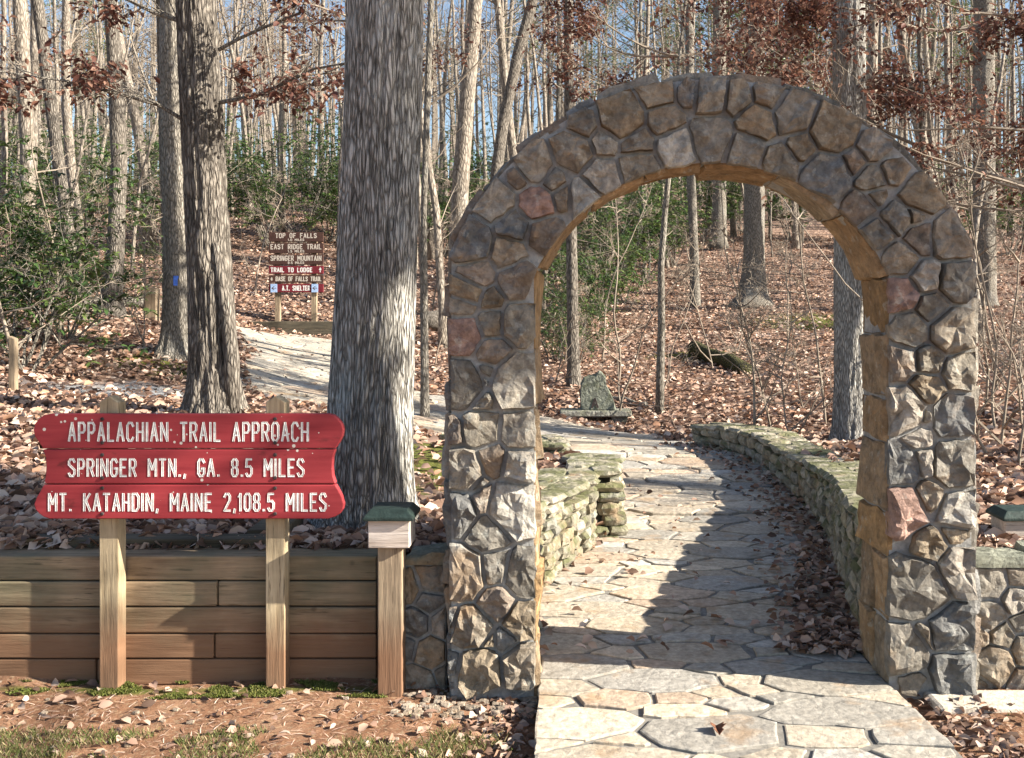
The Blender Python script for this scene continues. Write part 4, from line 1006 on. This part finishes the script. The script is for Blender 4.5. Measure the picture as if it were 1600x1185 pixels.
# tall evergreens with loose needles deep in the wood
def evergreen_tree(x_, y_, H, seed, label, group=None, crown=None, sc=1):
    r = np.random.default_rng(seed); rr = random.Random(seed); root = empty("evergreen_tree", (x_, y_, hz(x_, y_)), label, "tree", group); z0 = OFF[root.name].z
    mb = MB(); mb.tube([(x_, y_, z0 - .3), (x_ + .05, y_, z0 + H * .5), (x_, y_, z0 + H)], [.17 * sc, .12 * sc, .03], 9, True); mb.put("trunk", BARK_GREY, root, True)
    bm = MB(); tips = []
    if crown is None:
        for k in range(42):
            q = rr.uniform(.3, .98); a = rr.uniform(0, 6.28); TIPS.clear()
            grow(bm, (x_, y_, z0 + H * q), (math.cos(a), math.sin(a), rr.uniform(-.1, .4)), H * .24 * (1.15 - q), .03, 0, rr, 2, (4, 3, 3), True); tips += [tuple(t_) for t_ in TIPS]
        T_ = np.array(tips); n = 5200; c = T_[r.integers(0, len(T_), n)] + r.normal(0, .12, (n, 3))
    else:
        c = crown; n = len(c); ctr = Vector((x_, y_, 0))
        for k in range(40):
            t_ = Vector(c[rr.randrange(n)]); b = Vector((x_, y_, t_.z - .5 * rr.random() - .2)); bm.tube([b, b.lerp(t_, .5) + Vector((0, 0, .1)), t_], [.03, .02, .006], 4, False)
    a = r.uniform(0, 6.28, n); ax_ = np.c_[np.cos(a), np.sin(a), r.uniform(-.6, .6, n)]; up_ = np.c_[r.normal(0, .6, n), r.normal(0, .6, n), np.ones(n)]
    L = r.uniform(.12, .22, n); cl = GREENS[r.integers(0, 5, n)] * r.uniform(1.0, 1.6, (n, 1))
    bm.put("branches", TWIG, root); leaves("foliage", c, ax_, up_, L, L * (.35 if crown is None else .6), cl, GREENLEAF, root)
G5 = "loose green evergreens deep in the wood"; L5 = "loose pale green evergreen tree deep in the wood"
for k, (px, Y, H) in enumerate(((872, 58, 19), (1250, 46, 17), (1215, 60, 20), (1000, 64, 20), (1450, 56, 18), (1120, 50, 17), (640, 70, 20), (120, 66, 18), (1560, 62, 19))):
    evergreen_tree(PX(px, Y), Y, H, 40 + k, L5, G5)
# unseen evergreen, added and shaped along sun rays to shade arch head and upper oak
r = np.random.default_rng(2); n = 9000
tx_ = r.uniform(-.75, 2.1, n); tz_ = 2.0 + r.random(n) * 1.5 + r.normal(0, .06, n); ty_ = r.uniform(4.48, 4.74, n); dist = r.uniform(10.5, 13.5, n)
ck = np.c_[tx_, ty_, tz_] + dist[:, None] * np.array(S)
n2 = 3500; t2_ = np.c_[r.uniform(-1.5, -.7, n2), r.uniform(5.2, 6.2, n2), r.uniform(1.95, 4.2, n2)] + r.uniform(11, 14, n2)[:, None] * np.array(S)
ck = np.r_[ck, t2_]; ck += r.normal(0, .08, ck.shape)
keep = np.array([noise.noise(Vector(q) * 1.3) > -.28 for q in ck]); ck = ck[keep]
evergreen_tree(float(ck[:, 0].mean()) - .4, float(ck[:, 1].mean()) - 1.9, float(ck[:, 2].max()) + .3, 91, "unseen evergreen tree added on the sunny side to shade the arch head", None, ck)

# ------------------------------------------------------------------ understory oaks that keep their brown leaves
def leafy_oak(px, Y, H, seed, nl, label, limbs, sc=1.0):
    x_ = PX(px, Y); rr = random.Random(seed); z0 = hz(x_, Y); root = empty("young_oak", (x_, Y, z0), label, "tree", "young oaks with clinging brown leaves")
    mb = MB(); pts = wander((x_, Y, z0 - .2), (0, 0, 1), H, 9, rr, .04, .06); mb.tube(pts, [.07 * (1 - .09 * i) for i in range(10)], 10, True); mb.put("trunk", BARK_GREY, root, True)
    bm = MB(); TIPS.clear()
    for (ang, zf, L) in limbs:
        i = min(int(zf * 9), 8); b = pts[i]; d = Vector((math.cos(ang), math.sin(ang), rr.uniform(.0, .25)))
        grow(bm, b, d, L, .024, 0, rr, 3, (6, 4, 3), True)
    bm.put("branches", TWIG, root)
    brown_leaves(list(TIPS), nl, root, seed, .12)
PI = math.pi
leafy_oak(1470, 12.5, 6.4, 61, 6500, "young oak with clinging rust-brown leaves behind the arch shoulder", [(PI, .55, 2.6), (PI * .93, .66, 2.8), (PI * 1.08, .62, 2.4), (0, .52, 1.8), (.3, .62, 1.9), (-.3, .5, 2.0), (PI * .8, .75, 2.2), (PI * 1.2, .8, 2.2), (0.1, .78, 1.8)])
leafy_oak(1030, 15.5, 7.2, 62, 6500, "young oak with clinging rust-brown leaves seen above the crown of the arch", [(PI, .72, 1.6), (0, .70, 2.2), (.2, .8, 2.2), (-.3, .74, 2.2), (PI * .9, .85, 1.8), (PI * 1.1, .8, 1.8), (.1, .9, 2)])
leafy_oak(1690, 11.5, 6, 63, 4000, "young oak with clinging rust-brown leaves among the bare brambles", [(PI, .5, 2.4), (PI * .9, .62, 2.6), (PI * 1.1, .55, 2.2), (PI, .78, 2.2), (PI * .85, .45, 2.0)])
leafy_oak(556, 17, 8, 64, 1500, "young oak with clinging rust-brown leaves above the direction boards", [(PI, .72, 1.6), (0, .72, 1.5), (PI * .8, .84, 1.5), (.4, .86, 1.5), (PI * 1.3, .8, 1.4)])

# ------------------------------------------------------------------ logs, stakes, bench
def log(label, a, b, r_, mat, sd):
    a, b = Vector(a), Vector(b); m = (a + b) / 2; rr = random.Random(sd); pts = [a.lerp(b, k / 8) + Vector((0, 0, .02 * math.sin(k * 1.3 + sd))) for k in range(9)]
    o = MB().tube(pts, [r_ * (1 + .08 * math.sin(k * 2.1 + sd)) for k in range(9)], 14, True, lambda p, d, i: 1 + .12 * noise.noise(Vector((d.x * 3, d.y * 3, p.x * 2)))).put("fallen_log", mat, None, True)
    return tag(o, label, "log")
def gp(px, Y, dz=0): x_ = PX(px, Y); return (x_, Y, hz(x_, Y) + dz)
MOSSLOG = m_bark("mossy_log_bark", (.03, .03, .015), (.11, .105, .04), 20, 1, .8, .03)
log("dark mossy fallen log in the leaves beyond the marker stone", gp(1085, 21, .13), gp(1165, 18.6, .10), .15, MOSSLOG, 1)
log("pale fallen log lying behind the straight dark trunk", gp(120, 20, .12), gp(262, 20.6, .14), .10, BARK_GREY, 2)
log("thin pale fallen pole beside the marker stone", gp(948, 16.4, .06), gp(1010, 15.8, .05), .035, BARK_GREY, 3)
log("dark rotting log behind the arch pier", gp(660, 22, .2), gp(760, 22.5, .2), .22, BARK_DARK, 4)
def stake(label, px, Y, h, wd, mat):
    x_, y_, z = gp(px, Y); o = MB()
    o.v = []; o.box(x_ - wd / 2, x_ + wd / 2, y_ - wd / 2, y_ + wd / 2, z - .2, z + h); o.v[4:8] = [(a, b, c + (.03 if a < x_ else 0)) for a, b, c in o.v[4:8]]
    tag(bevel(o.put("wooden_stake", mat), .01, 2), label, "stake")
stake("thin grey wooden stake standing in the leaf litter beside the evergreen shrub", 21, 11, .58, .075, POSTW2)
stake("stubby wooden post beside the blue-blazed trunk", 238, 18, .62, .2, POSTW2)
bx_, by_, bz_ = gp(150, 38); BN = empty("bench", (bx_, by_, bz_), "small plain wooden bench far up the slope", "bench")
bevel(MB().box(bx_ - .6, bx_ + .6, by_ - .2, by_ + .2, bz_ + .42, bz_ + .5).put("seat", POSTW2, BN), .01)
bevel(MB().box(bx_ - .6, bx_ + .6, by_ + .2, by_ + .26, bz_ + .7, bz_ + .98).put("backrest", POSTW2, BN), .01)
for q in (-.45, .45): bevel(MB().box(bx_ + q - .05, bx_ + q + .05, by_ - .15, by_ + .27, bz_ - .1, bz_ + .42).put("leg", POSTW2, BN), .01); bevel(MB().box(bx_ + q - .04, bx_ + q + .04, by_ + .261, by_ + .33, bz_ - .1, bz_ + .95).put("post", POSTW2, BN), .01)

# ------------------------------------------------------------------ foreground ground cover
def blades(name, pts, hgt, wd, cols, label, cat):
    n = len(pts); a = rng.uniform(0, 6.28, n); lean = rng.uniform(.15, .9, n)
    ax_ = np.c_[np.cos(a) * lean, np.sin(a) * lean, np.ones(n)]; up_ = np.c_[-np.sin(a), np.cos(a), np.zeros(n)]
    c = np.array(cols)[rng.integers(0, len(cols), n)] * rng.uniform(.7, 1.2, (n, 1))
    tag(leaves(name, pts, ax_, up_ + .01, hgt, wd, c, GRASSM), label, cat, kind="stuff")
def scatter(n, x0, x1, y0, y1, thr=None, sc=2.5, seed=0):
    x_ = rng.uniform(x0, x1, n); y_ = rng.uniform(y0, y1, n)
    if thr is not None:
        k = np.array([noise.noise(Vector((a * sc, b * sc * 1.6, seed))) for a, b in zip(x_, y_)]) > thr; x_, y_ = x_[k], y_[k]
    k = (inside_dist(x_, y_) < -.03); x_, y_ = x_[k], y_[k]
    return np.c_[x_, y_, height(x_, y_) + .002]
gr1 = scatter(30000, -4, -.25, 3.4, 4.24, .0, 3.2); gr2 = scatter(900, -.75, -.2, 3.9, 4.45, .15, 5, 3); gr3 = scatter(2600, 1.7, 3.4, 3.3, 4.4, .1, 2.5, 5)
gg = np.r_[gr1, gr2, gr3]; blades("grass", gg, rng.uniform(.015, .045, len(gg)), rng.uniform(.002, .0045, len(gg)), [(.13, .15, .05), (.09, .12, .03), (.34, .28, .16), (.14, .15, .05)], "sparse short grass on the bare soil in front of the wall", "grass")
mp = np.r_[scatter(26000, -2.75, -.8, 4.60, 4.80, .08, 5.5, 8)]; blades("moss", mp, rng.uniform(.005, .016, len(mp)), rng.uniform(.004, .007, len(mp)), [(.12, .14, .03), (.085, .11, .02), (.17, .165, .05)], "bright green moss strip along the foot of the timber wall", "moss")
sp = np.r_[scatter(4200, -4, -.2, 3.3, 4.75), scatter(500, 1.6, 3.4, 3.4, 4.7)]; n = len(sp); a = rng.uniform(0, 6.28, n); sp[:, 2] += .004
straw = leaves("dry_straw", sp, np.c_[np.cos(a), np.sin(a), rng.normal(0, .06, n)], np.tile([0., 0, 1], (n, 1)), rng.uniform(.02, .10, n), rng.uniform(.0015, .005, n), DEAD[rng.integers(0, 8, n)] * 1.25, LITTER)
tag(straw, "scattered dry straw and twigs on the red soil", "straw", kind="stuff")
pb = MB(); r2 = random.Random(3)
for k in range(300):
    if k < 110: x_, y_ = r2.uniform(-3.4, -.16), r2.uniform(3.6, 4.78)
    elif k < 330: x_, y_ = r2.uniform(-.75, -.14), r2.uniform(4.40, 4.72)
    else: x_, y_ = r2.uniform(1.5, 3.2), r2.uniform(4.3, 4.7)
    s_ = r2.uniform(.004, .016) * (1.6 if k > 200 else 1); z = hz(x_, y_); b = len(pb.v)
    for v_ in ROCKS[k % 9].vertices: pb.v.append((x_ + v_.co.x * s_ * 2, y_ + v_.co.y * s_ * 1.6, z + s_ * .3 + v_.co.z * s_ * 1.1))
    pb.f += [tuple(b + q for q in p_.vertices) for p_ in ROCKS[0].polygons]
tag(pb.put("pebbles", STONE, color=(.34, .28, .22)), "loose pebbles and grit scattered on the red soil", "pebbles", kind="stuff")
ex = np.r_[scatter(260, -.42, -.125, 3.7, 4.62), scatter(300, 1.5, 1.85, 3.7, 4.62), scatter(120, 1.9, 3.2, 3.8, 4.5), scatter(260, -3.4, -.4, 3.9, 4.78)]; n = len(ex); ex[:, 2] += .012
tag(leaves("leaf_scraps", ex, randdir(n, -.2, .3), randdir(n, .4, 1), rng.uniform(.025, .07, n), rng.uniform(.015, .04, n), DEAD[rng.integers(0, 8, n)] * .8, LITTER), "broken dead leaves caught along the edges of the front slab", "leaves", kind="stuff")
cs = bevel(MB().box(1.62, 3.3, 4.43, 4.66, -.12, -.022).put("concrete_footing", m_simple("pale_concrete", (.40, .36, .30), (.56, .51, .43), 6, .9, .8, .015)), .02, 2)
tag(cs, "pale concrete footing strip along the foot of the pier beyond the arch", "footing")
# the one curled oak leaf lying on the front flagstones
lp = P(1122, 1150, 4.09); lp.z = .012; mb = MB(); outl = [(0, 0), (.018, .02), (.012, .035), (.03, .05), (.018, .065), (.026, .085), (.008, .105), (0, .115)]
outl = outl + [(-a, b) for a, b in reversed(outl[1:-1])]
for (a, b) in outl: mb.v.append((lp.x + a * 1.1, lp.y + (b - .05) * .8, lp.z + abs(a) * .7 + .009 * (1 + math.sin(b * 27))))
mb.v.append((lp.x, lp.y, lp.z + .009)); k = len(outl)
mb.f = [(i, (i + 1) % k, k) for i in range(k)]
LM = m_simple("oak_leaf", (.11, .045, .025), (.20, .09, .05), 30, .6)
lf = tag(mb.put("fallen_leaf", LM), "single curled brown oak leaf lying on the front flagstones", "leaf")
md = lf.modifiers.new("thick", 'SOLIDIFY'); md.thickness = .0015
